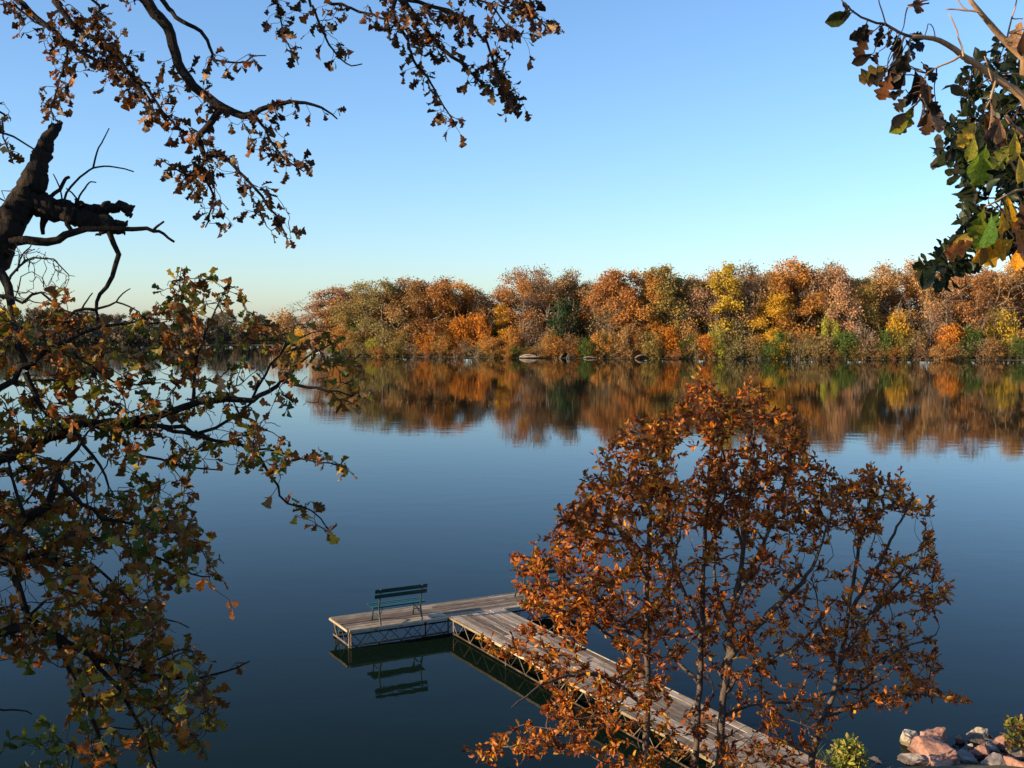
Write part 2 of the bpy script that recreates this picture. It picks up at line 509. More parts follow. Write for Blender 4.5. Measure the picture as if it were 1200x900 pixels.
class Leaves:
    def __init__(self): self.pos, self.d, self.n, self.s, self.c, self.k = [], [], [], [], [], []
    def add(self, pos, d, n, s, c, kind):
        self.pos.append(pos); self.d.append(d); self.n.append(n); self.s.append(s); self.c.append(c); self.k.append(np.full(len(pos), kind))
    def at_tips(self, tp, td, per, size, palette, weights, spread=1.0, droop=.3, kind=0, nkinds=3, back=.10, svar=.25):
        N = len(tp) * per
        i = np.repeat(np.arange(len(tp)), per)
        pos = tp[i] - td[i] * rng.uniform(0, back, (N, 1))
        d = unit(td[i] * .8 + rng.normal(0, spread, (N, 3)) * .7 + np.array([0, 0, -droop]))
        nr = rng.normal(0, 1, (N, 3)) + np.array([0, 0, .4])
        s = size * np.clip(rng.normal(1, svar, N), .45, 1.6)
        w = np.array(weights, float); w /= w.sum()
        # leaves of one twig resemble each other
        base = rng.choice(len(palette), size=len(tp), p=w)[i]
        own = rng.choice(len(palette), size=N, p=w)
        pick = np.where(rng.random(N) < .55, base, own)
        c = np.array(palette)[pick] * rng.uniform(.7, 1.3, (N, 1)) * rng.uniform(.93, 1.07, (N, 3))
        self.add(pos, d, nr, s, c, 0)
        self.k[-1] = rng.integers(0, nkinds, N)
    def cat(self):
        return [np.concatenate(a) for a in (self.pos, self.d, self.n, self.s, self.c, self.k)]
    def emit(self, root, shape, nsingle=300, mass_name='foliage', margin=0):
        """the leaves that show largest become leaf objects of their own, the rest one mass"""
        pos, d, n, s, c, k = self.cat()
        loc = np.array(root.location)
        x, y, z = leaf_frames(pos, d, n)
        mid = pos + y * (s * .5)[:, None]
        px, py, dep = project(mid)
        inside = (px > 2) & (px < 1198) & (py > 2) & (py < 898) & (dep > .3)
        face = np.abs(np.sum(z * unit(mid - np.array([0, 0, EYE])), 1))
        score = np.where(inside, s / np.maximum(dep, .3) * (.4 + face), 0)
        order = np.argsort(-score)
        single = [i for i in order[:nsingle] if score[i] > 0]
        tmpl = LEAF[shape]
        meshes = [mesh_from('leaf', V, Fc, M_leaf_one, True) for V, Fc in tmpl]
        for i in single:
            o = bpy.data.objects.new('leaf', meshes[int(k[i]) % len(tmpl)])
            m = Matrix.Identity(4)
            for a in range(3):
                m[a][0], m[a][1], m[a][2] = x[i, a] * s[i], y[i, a] * s[i], z[i, a] * s[i]
                m[a][3] = pos[i, a] - loc[a]
            o.parent = root
            o.matrix_basis = m
            o.color = (*c[i], 1)
            col.objects.link(o)
        rest = np.ones(len(pos), bool); rest[single] = False
        Vs, Fs, Ts, off = [], [], [], 0
        for q, (V, Fc) in enumerate(tmpl):
            idx = np.where(rest & (k % len(tmpl) == q))[0]
            if not len(idx): continue
            W = (V[None, :, 0:1] * x[idx][:, None] + V[None, :, 1:2] * y[idx][:, None] + V[None, :, 2:3] * z[idx][:, None]) * s[idx][:, None, None] + pos[idx][:, None]
            nv = len(V)
            Fs.append((Fc[None] + (np.arange(len(idx)) * nv)[:, None, None] + off).reshape(-1, 4))
            Vs.append(W.reshape(-1, 3)); Ts.append(np.repeat(c[idx], nv, axis=0)); off += nv * len(idx)
        if Vs:
            me = mesh_from(mass_name, np.concatenate(Vs) - loc, np.concatenate(Fs), M_leaf_mass, True, np.concatenate(Ts))
            o = obj(mass_name, me, root)
            o['kind'] = 'stuff'

def in_poly(poly, x, y):
    poly = np.asarray(poly, float); inside = np.zeros(len(x), bool); j = len(poly) - 1
    for i in range(len(poly)):
        xi, yi = poly[i]; xj, yj = poly[j]
        cond = ((yi > y) != (yj > y)) & (x < (xj - xi) * (y - yi) / (yj - yi + 1e-9) + xi)
        inside ^= cond; j = i
    return inside
def sample_poly(poly, n, gap=0.0, scale=50, seed=0, dens=None):
    poly = np.asarray(poly, float); lo, hi = poly.min(0), poly.max(0)
    out = []
    while len(out) < n:
        q = rng.uniform(lo, hi, (n * 3, 2))
        q = q[in_poly(poly, q[:, 0], q[:, 1])]
        for a in q:
            if gap and mnoise.noise(Vector((a[0] / scale + seed, a[1] / scale, seed * 1.7))) < -.5 + gap: continue
            if dens is not None and rng.random() > dens(a[0], a[1]): continue
            out.append(a)
            if len(out) >= n: break
    return np.array(out)

# ------------------------------------------------------------------ ground and lake
SH = np.array([(-1500, 420), (-420, 400), (-150, 392), (-92, 390), (-78, 385), (-66, 350), (-52, 300), (-45, 272), (-40, 262), (-30, 257), (0, 248), (60, 239), (115, 231), (200, 222), (320, 190), (1500, 150)], float)
def shore_y(x): return np.interp(x, SH[:, 0], SH[:, 1])
NS = np.array([(-1500, 17), (-40, 17), (-12, 18.2), (4, 18.2), (6.5, 19.0), (8, 19.6), (14, 19.2), (40, 19), (1500, 19)], float)
def near_y(x): return np.interp(x, NS[:, 0], NS[:, 1])
PROF = np.array([(-40, 7.2), (-19, 6.45), (-18.2, 6.35), (-16.5, 6.0), (-14.2, 5.0), (-10.2, 3.55), (-6.2, 1.95), (-2.4, .55), (0, 0.02), (3, -1.0), (12, -2.4), (60, -4)], float)
def ground_z(x, y):
    x = np.asarray(x, float); y = np.asarray(y, float)
    near = np.interp(y - near_y(x), PROF[:, 0], PROF[:, 1])
    far = np.interp(y - shore_y(x), [-60, -6, 0, 2, 12, 60, 400], [-4, -1.2, .0, .40, .8, 1.4, 2.5])
    return np.where(y < 120, near, far)
xs = np.unique(np.concatenate([[-1500, -800, -500], np.arange(-400, -140, 20), np.arange(-140, 330, 5), np.arange(-20, 20.1, .5), [400, 600, 900, 1500]]))
ys = np.unique(np.concatenate([[-1500, -600, -200, -80, -40, -20, -10, -6], np.arange(-4, 28, .5), np.arange(28, 150, 12), np.arange(150, 430, 3), [450, 500, 600, 900, 1500, 3000]]))
X, Y = np.meshgrid(xs, ys)
Z = ground_z(X, Y)
nz = np.array([mnoise.fractal(Vector((a * .45, b * .45, 3)), 1, 2, 4) for a, b in zip(X.ravel(), Y.ravel())]).reshape(X.shape)
Z = Z + nz * np.where(Y < 30, .10, .03)
gv = np.stack([X, Y, Z], -1).reshape(-1, 3)
nx = len(xs)
ii = (np.arange(len(ys) - 1)[:, None] * nx + np.arange(nx - 1)[None]).ravel()
gf = np.stack([ii, ii + 1, ii + 1 + nx, ii + nx], -1)
ground = obj('ground', mesh_from('ground', gv, gf, M_ground, True))
tag(ground, 'brown leaf littered ground of the near bank and the far shores', kind='structure')
wx = 1500
lake = obj('lake_water', mesh_from('lake_water', [(-wx, 8, 0), (wx, 8, 0), (wx, 520, 0), (-wx, 520, 0)], [(0, 1, 2, 3)], M_water))
tag(lake, 'calm dark blue lake mirroring the autumn wood', kind='structure')

# ------------------------------------------------------------------ the wood on the far shore
def quad_leaves(tp, per, spread, size, tintv, r):
    """small bent leaf faces round every twig end"""
    N = len(tp) * per
    i = np.repeat(np.arange(len(tp)), per)
    c = tp[i] + r.normal(0, spread, (N, 3))
    a = unit(r.normal(0, 1, (N, 3))); b = unit(np.cross(a, r.normal(0, 1, (N, 3))))
    s = size * r.uniform(.55, 1.35, (N, 1))
    V = np.stack([c - a * s * .6, c + b * s * .38, c + a * s * .6, c - b * s * .38], 1).reshape(-1, 3)
    Fc = np.arange(N * 4).reshape(-1, 4)
    t = tintv[i][:, None] * r.uniform(.84, 1.16, (N, 1)) * r.uniform(.95, 1.05, (N, 3))
    return V, Fc, np.repeat(t, 4, axis=0)
FAR = {}
def far_proto(kind, seed):
    global rng
    keep, r = rng, np.random.default_rng(seed)
    rng = r
    sk = Skeleton(9000); w = Wood()
    if kind in ('round', 'loose', 'bare', 'column'):
        H = 20.0
        Wd = {'round': 6.2, 'loose': 6.0, 'bare': 5.2, 'column': 3.4}[kind]
        zb = {'round': 3.2, 'loose': 6.0, 'bare': 6.0, 'column': 2.0}[kind]
        ht = {'round': .45, 'loose': .55, 'bare': .6, 'column': .85}[kind] * H
        lean = r.normal(0, .5, 2)
        tp, tr = catmull([(0, 0, -1.0), (r.normal(0, .1), r.normal(0, .1), ht * .3), (lean[0] * .5, lean[1] * .5, ht * .65), (lean[0], lean[1], ht)], [.42, .30, .24, .14], .8)
        w.tube(tp, tr, 8, cap=False)
        up = tp[:, 2] > zb * .6
        sk.add_line(tp[up], tr[up])
        for q in range({'round': 7, 'loose': 8, 'bare': 8, 'column': 6}[kind]):       # limbs
            a = q * 2.4 + r.uniform(-.4, .4); z0 = r.uniform(.35 if kind != 'column' else .15, 1.0) * ht
            st = np.array([np.interp(z0, tp[:, 2], tp[:, 0]), np.interp(z0, tp[:, 2], tp[:, 1]), z0])
            L = Wd * r.uniform(.55, .8)
            rise = r.uniform(.7, 1.5) * L * (1.6 if kind == 'column' else 1)
            en = st + np.array([math.cos(a) * L, math.sin(a) * L, min(rise, H * .93 - z0)])
            mid = (st + en) / 2 + np.array([math.cos(a), math.sin(a), -.6]) * L * .12 + r.normal(0, .3, 3)
            lp, lr = catmull([st, mid, en], [.17, .11, .05], .7)
            w.tube(lp, lr, 5, cap=False); sk.add_line(lp, lr)
        nl = {'round': 27, 'loose': 24, 'bare': 24, 'column': 20}[kind]
        nt_ = {'round': 30, 'loose': 24, 'bare': 20, 'column': 24}[kind]
        tg, tn = [], []
        for q in range(nl):                                                             # lumps of the crown
            th = r.uniform(0, 2 * math.pi); v = (q + .5) / nl
            zc = zb + (H - zb - 1.0) * v
            prof = max(.08, 1 - abs((v - .45) / .585) ** 3.2) ** .6 if kind != 'column' else math.sqrt(max(.05, 1 - ((v - .35) / .68) ** 2))
            rad = Wd * prof * r.uniform(.45, .85)
            ce = np.array([math.cos(th) * rad, math.sin(th) * rad, zc])
            lr_ = r.uniform(1.3, 2.3) * (.75 if kind == 'column' else 1)
            u = unit(r.normal(0, 1, (nt_, 3))) * (r.random((nt_, 1)) ** .45) * lr_
            u[:, 2] *= .8
            tg.append(ce + u); tn.append(np.full(nt_, r.uniform(.85, 1.15)))
        tg = np.concatenate(tg); tn = np.concatenate(tn)
        tg[:, 2] = np.minimum(tg[:, 2], H)
        tipp, tipd = sk.colonize(tg, .8, .10, .03, uppen=.6, order=True)
        sk.twig_wood(w, {'round': .020, 'loose': .030, 'bare': .040, 'column': .02}[kind], 3, .5, 4, .08)
        per, size, spread = {'round': (15, .37, .52), 'loose': (8, .33, .52), 'bare': (1, .26, .4), 'column': (15, .36, .42)}[kind]
        lump = np.array([tn[np.argmin(np.sum((tg - t) ** 2, 1))] for t in tipp])
        if kind == 'bare':
            sel = r.random(len(tipp)) < .25; tipp, lump = tipp[sel], lump[sel]
    else:
        H, Wd = 6.0, 3.0
        lop = r.uniform(-.5, .5, 2)
        ns = 9
        for q in range(ns):
            a = q * 2.4; l = Wd * r.uniform(.2, .75)
            lp, lr = catmull([(math.cos(a) * .3, math.sin(a) * .3, -.4), (math.cos(a) * l * .5, math.sin(a) * l * .5, H * .35), (math.cos(a) * l, math.sin(a) * l, H * r.uniform(.55, .85))], [.07, .05, .025], .5)
            w.tube(lp, lr, 4, cap=False); sk.add_line(lp, lr)
        n = 330 if kind == 'shrub' else 300
        u = unit(r.normal(0, 1, (n, 3))) * (r.random((n, 1)) ** .4)
        tg = u * np.array([Wd, Wd, H * .52]) + np.array([0, 0, H * .5])
        k = np.array([mnoise.noise(Vector(t * .55 + seed)) for t in tg])
        tg = tg[k > -.12]; tg[:, :2] += lop * (tg[:, 2:3] - 2.5) * .45; tg *= 1 + .25 * np.array([[mnoise.noise(Vector(t * .35 + seed * 2))] for t in tg]); tg[:, 2] = np.maximum(tg[:, 2], .25)
        tipp, tipd = sk.colonize(tg, .5, .12, .02, uppen=.5)
        sk.twig_wood(w, .014 if kind == 'shrub' else .02, 3, .45, 4, .08)
        lump = np.array([1 + .45 * mnoise.noise(Vector(t * .8)) for t in tipp])
        per, size, spread = (16, .29, .38) if kind == 'shrub' else (5, .24, .40)
    V, Fc, T = quad_leaves(tipp, per, spread, size, lump, r)
    FAR.setdefault(kind, []).append((w.mesh('trunk', M_far_bark), mesh_from('crown', V, Fc, M_far_leaf, False, T), H, Wd + 1.2, w, (V, Fc, T)))
    rng = keep
for kind, n in (('round', 4), ('loose', 3), ('bare', 2), ('column', 2), ('shrub', 4), ('twiggy', 3)):
    for q in range(n): far_proto(kind, 100 + 17 * q + len(kind))

PAL = dict(russet=(.36, .165, .050), rust=(.42, .20, .045), brown=(.30, .175, .065), pink=(.40, .235, .125), tan=(.44, .25, .085), olive=(.28, .20, .055),
           orange=(.55, .21, .025), gold=(.58, .34, .035), yellow=(.60, .42, .05), lime=(.33, .32, .045), green=(.10, .145, .03), dark=(.025, .055, .018),
           greybrown=(.32, .225, .14), grey=(.33, .27, .20), oliveb=(.25, .20, .08))
def far_tree(name, cat, px, top, wpx, kind, colour, label, group, back=5.0, depth=None, idx=None):
    d = 250.0
    for _ in range(12):
        d = float(shore_y((px - 600) / F_PX * d)) + back if depth is None else depth
    x = (px - 600) / F_PX * d
    gz = float(ground_z(x, d))
    h = (HORIZON - top) / F_PX * d + EYE - gz
    wd = wpx / F_PX * d / 2
    protos = FAR[kind]
    k = (int(px * 7 + top) if idx is None else idx) % len(protos)
    tm, cm, H, W = protos[k][:4]
    root = empty(name, (x, d, gz))
    root.scale = (wd / W, wd / W, h / H)
    root.rotation_euler = (0, 0, (px * 1.37 + top) % 6.28)
    t = obj('trunk', tm, root)
    c = obj('crown', cm, root)
    v = random.uniform(.88, 1.12)
    c.color = (*(np.array(PAL[colour]) * v), 1)
    tag(root, label, cat, group)
    return root
GW = 'trees of the wood on the far shore'
CAN = [
 (366, 341, 50, 'bare', 'grey', 'bare pale grey tree at the left end of the far wood'),
 (392, 336, 62, 'round', 'pink', 'pinkish brown rounded oak, first full crown at the left end of the wood'),
 (424, 331, 60, 'loose', 'olive', 'olive brown open tree just right of the pinkish rounded oak at the wood end'),
 (450, 329, 56, 'round', 'oliveb', 'dull olive crown above the lime bush near the wood left end'),
 (478, 326, 60, 'round', 'brown', 'brown domed oak over the grey twiggy brush left of the orange shrubs'),
 (509, 326, 62, 'round', 'russet', 'russet dome topped oak above the first orange shrub at the shore'),
 (540, 331, 54, 'round', 'rust', 'rusty orange oak on the left side of the notch in the tree line'),
 (568, 342, 34, 'bare', 'grey', 'low bare tree standing in the notch of the tree line'),
 (588, 356, 34, 'column', 'gold', 'small yellow tree standing before the notch in the tree line'),
 (612, 313, 58, 'loose', 'russet', 'tall russet tree on the right side of the notch in the tree line'),
 (642, 314, 56, 'loose', 'greybrown', 'thin grey brown tree with bare upper twigs right of the notch'),
 (676, 316, 58, 'loose', 'brown', 'thin brown tree with bare upper twigs above the dark green conifer gap'),
 (700, 327, 30, 'bare', 'grey', 'bare grey tree in the narrow dip of the tree line'),
 (722, 316, 54, 'round', 'russet', 'russet oak just right of the narrow dip of the tree line'),
 (750, 318, 52, 'round', 'rust', 'orange brown oak between the russet oak and the olive dome'),
 (789, 311, 66, 'round', 'olive', 'wide olive brown dome left of the tall yellow tree'),
 (826, 316, 50, 'loose', 'pink', 'pinkish thin tree directly left of the tall yellow tree'),
 (850, 308, 42, 'column', 'yellow', 'tall narrow yellow tree, the brightest in the far wood'),
 (880, 308, 56, 'loose', 'brown', 'brown open tree between the tall yellow tree and the golden round one'),
 (906, 342, 56, 'round', 'gold', 'golden yellow tree lower than its neighbours, right of the tall yellow tree'),
 (930, 305, 60, 'round', 'rust', 'orange brown oak rising behind the golden yellow tree'),
 (962, 307, 54, 'loose', 'greybrown', 'grey brown tree over the lime green slim tree'),
 (990, 312, 54, 'round', 'pink', 'pinkish tan oak left of the dark gap in the right half of the wood'),
 (1013, 328, 40, 'round', 'olive', 'lower olive crown in the dark gap of the right half of the wood'),
 (1040, 309, 62, 'loose', 'tan', 'tan oak with big forked limbs right of the dark gap'),
 (1070, 303, 62, 'loose', 'tan', 'tallest tan orange crown in the right half of the wood'),
 (1102, 305, 54, 'loose', 'pink', 'thin pinkish tree with straight trunks behind the hanging dark leaves'),
 (1132, 305, 54, 'loose', 'russet', 'russet open tree behind the hanging yellow leaf'),
 (1164, 307, 58, 'bare', 'grey', 'bare grey crowned tree near the right edge of the photo'),
 (1195, 304, 66, 'round', 'tan', 'tan orange oak at the right edge of the photo'),
]
for k_ in ('russet', 'rust', 'brown', 'pink', 'tan', 'olive', 'greybrown', 'oliveb'): PAL[k_] = tuple(1.12 * v_ for v_ in PAL[k_])
for c in CAN: far_tree('oak_tree' if c[3] != 'column' else 'poplar_tree', 'tree', c[0], c[1], c[2] * 1.45, c[3], c[4], c[5], GW, back=random.uniform(5, 9))
SLIM = [(616, 350, 'slender bare pale tree in front of the tall russet tree right of the notch'), (655, 345, 'slender bare pale tree left of the dark green dense tree'), (713, 348, 'slender bare pale tree at the water below the russet oak right of the dip'), (838, 340, 'slender bare pale tree leaning left of the tall yellow tree'), (1000, 342, 'slender bare pale tree at the left side of the dark gap'), (1058, 340, 'slender bare pale tree before the tallest tan crown'), (1090, 330, 'slender bare pale tree left of the orange bush and the russet open tree'), (1108, 336, 'slender bare pale tree behind the orange bush below the russet open tree'), (1150, 340, 'slender bare pale tree over the grey twiggy brush near the right edge')]
for q, (px, top, lab) in enumerate(SLIM):
    far_tree('bare_tree', 'tree', px, top, 26, 'bare', 'grey', lab, 'slender bare trees at the far water edge', back=2.5, idx=q)
for q, (px, top) in enumerate([(1240, 303), (1290, 306), (1345, 304)]):
    far_tree('oak_tree', 'tree', px, top, 66, 'round', ('russet', 'tan', 'brown')[q], ('russet', 'tan', 'brown')[q] + ' oak of the far wood beyond the right edge of the photo', 'trees beyond the right edge', back=7)
SHORT = ['the bare tree at the wood end', 'the pinkish rounded oak', 'the olive tree right of the pinkish oak', 'the dull olive crown', 'the brown domed oak', 'the russet dome', 'the rusty oak left of the notch',
 'the notch', 'the small yellow tree', 'the tall russet tree right of the notch', 'the thin grey brown tree', 'the tree over the dark conifer gap', 'the narrow dip', 'the russet oak right of the dip', 'the orange brown oak',
 'the wide olive dome', 'the pinkish tree beside the tall yellow one', 'the tall yellow tree', 'the brown tree between two yellow ones', 'the golden yellow tree', 'the oak above the golden tree', 'the tree over the lime slim one', 'the pinkish tan oak',
 'the dark gap', 'the forked tan oak', 'the tallest tan crown', 'the thin pinkish tree', 'the russet tree under the yellow leaf', 'the bare tree near the right edge', 'the oak at the right edge']
USED = set()
def beside(px, words, wheres):
    """name a filler by the nearest tree of the front row"""
    xs_ = [c[0] for c in CAN]
    for k in sorted(range(len(CAN)), key=lambda k: abs(xs_[k] - px))[:4]:
        for q in wheres(px - xs_[k]):
            t = '%s %s %s' % (words, q, SHORT[k])
            if t not in USED:
                USED.add(t); return t
    return t
back_kinds = [('russet', 'round', 'russet'), ('brown', 'round', 'brown'), ('greybrown', 'loose', 'thin grey brown'), ('tan', 'round', 'tan')]
topx = [366, 392, 450, 510, 545, 575, 590, 612, 680, 700, 722, 790, 850, 930, 1013, 1070, 1195, 1350]
topy = [352, 340, 333, 330, 336, 348, 333, 320, 321, 329, 322, 317, 315, 312, 320, 310, 311, 311]
for row, (bk, step, dy) in enumerate(((15, 27, 5), (26, 31, 4))):
    for px in np.arange(398 + row * 12, 1250, step):
        px = float(px + random.uniform(-5, 5)); cc = back_kinds[random.choice([0, 0, 1, 1, 2, 3])]
        lab = beside(px, '%s %s-row crown' % (cc[2], ('second', 'rear')[row]), lambda dx: (['behind', 'left behind'] if dx < 0 else ['behind', 'right behind']))
        far_tree('oak_tree', 'tree', px, float(np.interp(px, topx, topy)) + dy + random.uniform(0, 5), 66, cc[1], cc[0], lab, 'back row of the far wood', back=bk + random.uniform(-3, 3))
GS = 'shrubs and small trees along the far shore'
SHR = [
 (336, 364, 44, 'shrub', 'tan', 'small yellow tan tree at the very tip of the wood'),
 (352, 384, 32, 'shrub', 'gold', 'low golden shrub below the bare tree at the wood end'),
 (378, 378, 40, 'shrub', 'tan', 'tan bush at the foot of the pinkish rounded oak'),
 (400, 384, 38, 'shrub', 'rust', 'rusty bush at the water where the shore turns away'),
 (418, 390, 30, 'shrub', 'olive', 'olive bush left of the lime bush'),
 (438, 396, 24, 'shrub', 'lime', 'lime green bush at the water near the wood left end'),
 (455, 384, 36, 'shrub', 'oliveb', 'olive bush right of the lime bush'),
 (480, 392, 40, 'twiggy', 'grey', 'grey twiggy brush hanging over the water left of the orange shrubs'),
 (503, 390, 30, 'shrub', 'orange', 'first bright orange shrub at the water from the left'),
 (521, 384, 32, 'shrub', 'rust', 'rust red shrub between two bright orange shrubs'),
 (540, 370, 34, 'shrub', 'orange', 'tall bright orange shrub below the rusty orange oak'),
 (562, 368, 34, 'shrub', 'orange', 'orange shrub left of the small yellow tree'),
 (577, 394, 36, 'shrub', 'rust', 'low rust shrub under the small yellow tree'),
 (603, 382, 34, 'shrub', 'rust', 'dark orange shrub right of the small yellow tree'),
 (625, 374, 36, 'twiggy', 'greybrown', 'pale twiggy brush behind the arched driftwood'),
 (645, 384, 34, 'twiggy', 'brown', 'brown twiggy bush left of the dark green conifer gap'),
 (662, 352, 44, 'shrub', 'dark', 'dark green dense tree in the gap between brown trees'),
 (655, 402, 20, 'shrub', 'orange', 'small orange bush beneath the dark green tree'),
 (672, 400, 24, 'shrub', 'orange', 'orange bush just right below the dark green tree'),
 (690, 399, 24, 'shrub', 'green', 'green bush at the water below the narrow dip'),
 (708, 362, 50, 'twiggy', 'oliveb', 'tall olive twiggy brush below the narrow dip of the tree line'),
 (724, 400, 24, 'shrub', 'pink', 'pink brown bush at the water below the russet oak'),
 (737, 378, 42, 'shrub', 'brown', 'brown bush below the orange brown oak'),
 (746, 392, 18, 'shrub', 'orange', 'narrow orange shrub left of the dark arched log'),
 (762, 388, 34, 'shrub', 'olive', 'olive bush behind the dark arched log'),
 (781, 380, 36, 'shrub', 'orange', 'round orange shrub below the wide olive dome'),
 (804, 374, 34, 'shrub', 'tan', 'tan orange bush right of the round orange shrub'),
 (826, 392, 32, 'shrub', 'orange', 'leaning bright orange shrub left below the tall yellow tree'),
 (842, 386, 28, 'shrub', 'lime', 'lime yellow bush at the foot of the tall yellow tree'),
 (863, 370, 44, 'twiggy', 'oliveb', 'olive twiggy brush right of the tall yellow tree'),
 (885, 398, 28, 'shrub', 'green', 'green bush at the water left of the golden tree'),
 (911, 392, 34, 'shrub', 'gold', 'golden orange bush at the water below the golden tree'),
 (935, 390, 42, 'twiggy', 'olive', 'olive twiggy bush right of the golden tree'),
 (957, 392, 34, 'shrub', 'oliveb', 'dull olive bush below the lime green slim tree'),
 (972, 357, 28, 'shrub', 'lime', 'lime green slim tree over the dark bushes'),
 (990, 388, 38, 'shrub', 'green', 'dark green bush right below the lime green slim tree'),
 (1014, 380, 40, 'twiggy', 'greybrown', 'grey brown twiggy brush under the dark gap'),
 (1041, 384, 34, 'shrub', 'green', 'green bush below the tan oak with forked limbs'),
 (1052, 366, 34, 'shrub', 'gold', 'golden small tree below the tan oak with forked limbs'),
 (1072, 384, 42, 'twiggy', 'oliveb', 'olive twiggy brush below the tallest tan crown'),
 (1094, 374, 38, 'twiggy', 'pink', 'pinkish twiggy brush left of the orange bush'),
 (1114, 380, 38, 'shrub', 'orange', 'orange bush below the russet open tree'),
 (1136, 384, 36, 'shrub', 'green', 'green bush right of the orange bush below the russet tree'),
 (1152, 396, 38, 'twiggy', 'grey', 'grey twiggy brush left of the yellow small tree'),
 (1172, 362, 44, 'shrub', 'yellow', 'yellow small tree near the right edge of the photo'),
 (1194, 396, 40, 'shrub', 'green', 'bright green bush at the right edge below the tan oak'),
]
for s in SHR: far_tree('shrub', 'shrub', s[0], s[1], s[2] * 1.15, s[3], s[4], s[5], GS, back=random.uniform(.6, 2.2) if s[1] > 376 else random.uniform(2.5, 4.5))
NMS = {'rust': 'rusty', 'russet': 'russet', 'oliveb': 'dull olive', 'brown': 'brown', 'greybrown': 'grey brown', 'olive': 'olive brown', 'green': 'green', 'tan': 'tan'}
for px in np.arange(400, 1215, 12):        # low brush that fills the shore edge
    px = float(px + random.uniform(-4, 4)); k = random.choice(['oliveb', 'brown', 'rust', 'russet', 'olive', 'tan', 'green', 'brown']); kd = random.choice(['shrub', 'twiggy'])
    lab = beside(px, 'low %s water-edge %s' % (NMS[k], 'bush' if kd == 'shrub' else 'brush'), lambda dx: (['left below', 'below'] if dx < -4 else ['right below', 'below']))
    far_tree('shrub', 'shrub', px, random.uniform(388, 408), random.uniform(24, 42), kd, k, lab, 'low brush at the far water edge', back=random.uniform(.1, 1.2))
for px in np.arange(395, 1215, 22):        # undergrowth between the trunks
    px = float(px + random.uniform(-6, 6)); k = random.choice(['oliveb', 'brown', 'green', 'olive', 'tan'])
    lab = beside(px, 'tall %s bush' % NMS[k], lambda dx: ['at the foot of', 'left of' if dx < 0 else 'right of'])
    far_tree('shrub', 'shrub', px, random.uniform(360, 380), random.uniform(44, 60), 'shrub', k, lab, 'undergrowth of the far wood', back=random.uniform(9, 14))

# the wood across the far bay, one mass seen through the oak leaves
Vs, Fs, Ts, Wv, Wf, off, woff = [], [], [], [], [], 0, 0
for px in np.concatenate([np.arange(-260, 352, 6), np.arange(-255, 352, 7)]):
    d = 396 + random.uniform(0, 26); x = (px - 600) / F_PX * d
    tm, cm, H, W, w, (V, Fc, T) = FAR['round' if random.random() < .7 else 'loose'][random.randrange(3)]
    low_ = random.random() < .5
    if low_: d = 0
    if low_: tm, cm, H, W, w, (V, Fc, T) = FAR['shrub'][random.randrange(4)]; d = float(np.interp(px, [-260, 352], [394, 390.5])) + random.uniform(0, 3)
    top = random.uniform(378, 392) if low_ else float(np.interp(px, [-260, 80, 120, 200, 260, 352], [352, 362, 366, 364, 367, 371])) + random.uniform(-2, 6)
    gz = float(ground_z(x, d)); h = (HORIZON - top) / F_PX * d + EYE - gz; s = h / H
    a = random.uniform(0, 6.28); rm = np.array([[math.cos(a), -math.sin(a), 0], [math.sin(a), math.cos(a), 0], [0, 0, 1]])
    keep = np.repeat(rng.random(len(Fc)) < .26, 4)
    V2 = (V * s)[keep]; c4 = V2.reshape(-1, 4, 3).mean(1, keepdims=True)
    V2 = (c4 + (V2.reshape(-1, 4, 3) - c4) * 2.1).reshape(-1, 3) * np.array([1.1, 1.1, 1]) @ rm.T + np.array([x, d, gz])
    base = np.array(random.choice([(.13, .115, .075), (.155, .12, .075), (.115, .12, .07), (.16, .135, .09)]))  # shade and haze of the far bay put into these dim colours
    Vs.append(V2); Fs.append(np.arange(len(V2)).reshape(-1, 4) + off); off += len(V2); Ts.append(T[keep] * base)
    wv = np.concatenate(w.v[:6]) * s @ rm.T + np.array([x, d, gz]); wf = np.concatenate([f_ for f_ in w.f[:6]])
    Wv.append(wv); Wf.append(wf + woff); woff += len(wv)
fw = obj('distant_wood', mesh_from('distant_wood', np.concatenate(Vs), np.concatenate(Fs), M_leaf_mass, False, np.concatenate(Ts)))
tag(fw, 'hazy olive brown wood across the far bay behind the oak leaves', 'wood', kind='stuff')
ft = obj('trunks', mesh_from('trunks', np.concatenate(Wv), np.concatenate(Wf), M_far_dark, True), fw)
ft['kind'] = 'stuff'

def log(name, label, pts, rad, mat):
    w = Wood()
    for pp, rr in zip(pts, rad):
        a, b = catmull(pp, rr, .4); w.tube(a, b, 7, .12)
    o = obj(name, w.mesh(name, mat)); tag(o, label, 'log', 'driftwood along the far shore'); return o
def S(px, z, back): 
    d = 250.0
    for _ in range(10): d = float(shore_y((px - 600) / F_PX * d)) + back
    return np.array([(px - 600) / F_PX * d, d, z])
log('driftwood_log', 'pale arched driftwood log at the water below the pale twiggy brush', [[S(609, .2, -1), S(614, .6, -1.2), S(620, .75, -1.2), S(627, .5, -1), S(631, .1, -1)], [S(611, .25, -1.5), S(622, .35, -1.6), S(632, .3, -1.4)]], [[.16, .2, .2, .16, .1], [.15, .2, .12]], M_drift)
log('driftwood_log', 'small pale driftwood leaning left of the orange bushes by the water', [[S(656, .1, -1), S(659, .8, -.6), S(661, 1.8, 0)], [S(664, .1, -1), S(666, .9, -.4)]], [[.14, .12, .06], [.12, .08]], M_drift)
log('driftwood_log', 'short pale log below the green bush by the narrow dip', [[S(684, .15, -1), S(690, .35, -1), S(698, .2, -.8)]], [[.12, .15, .1]], M_drift)
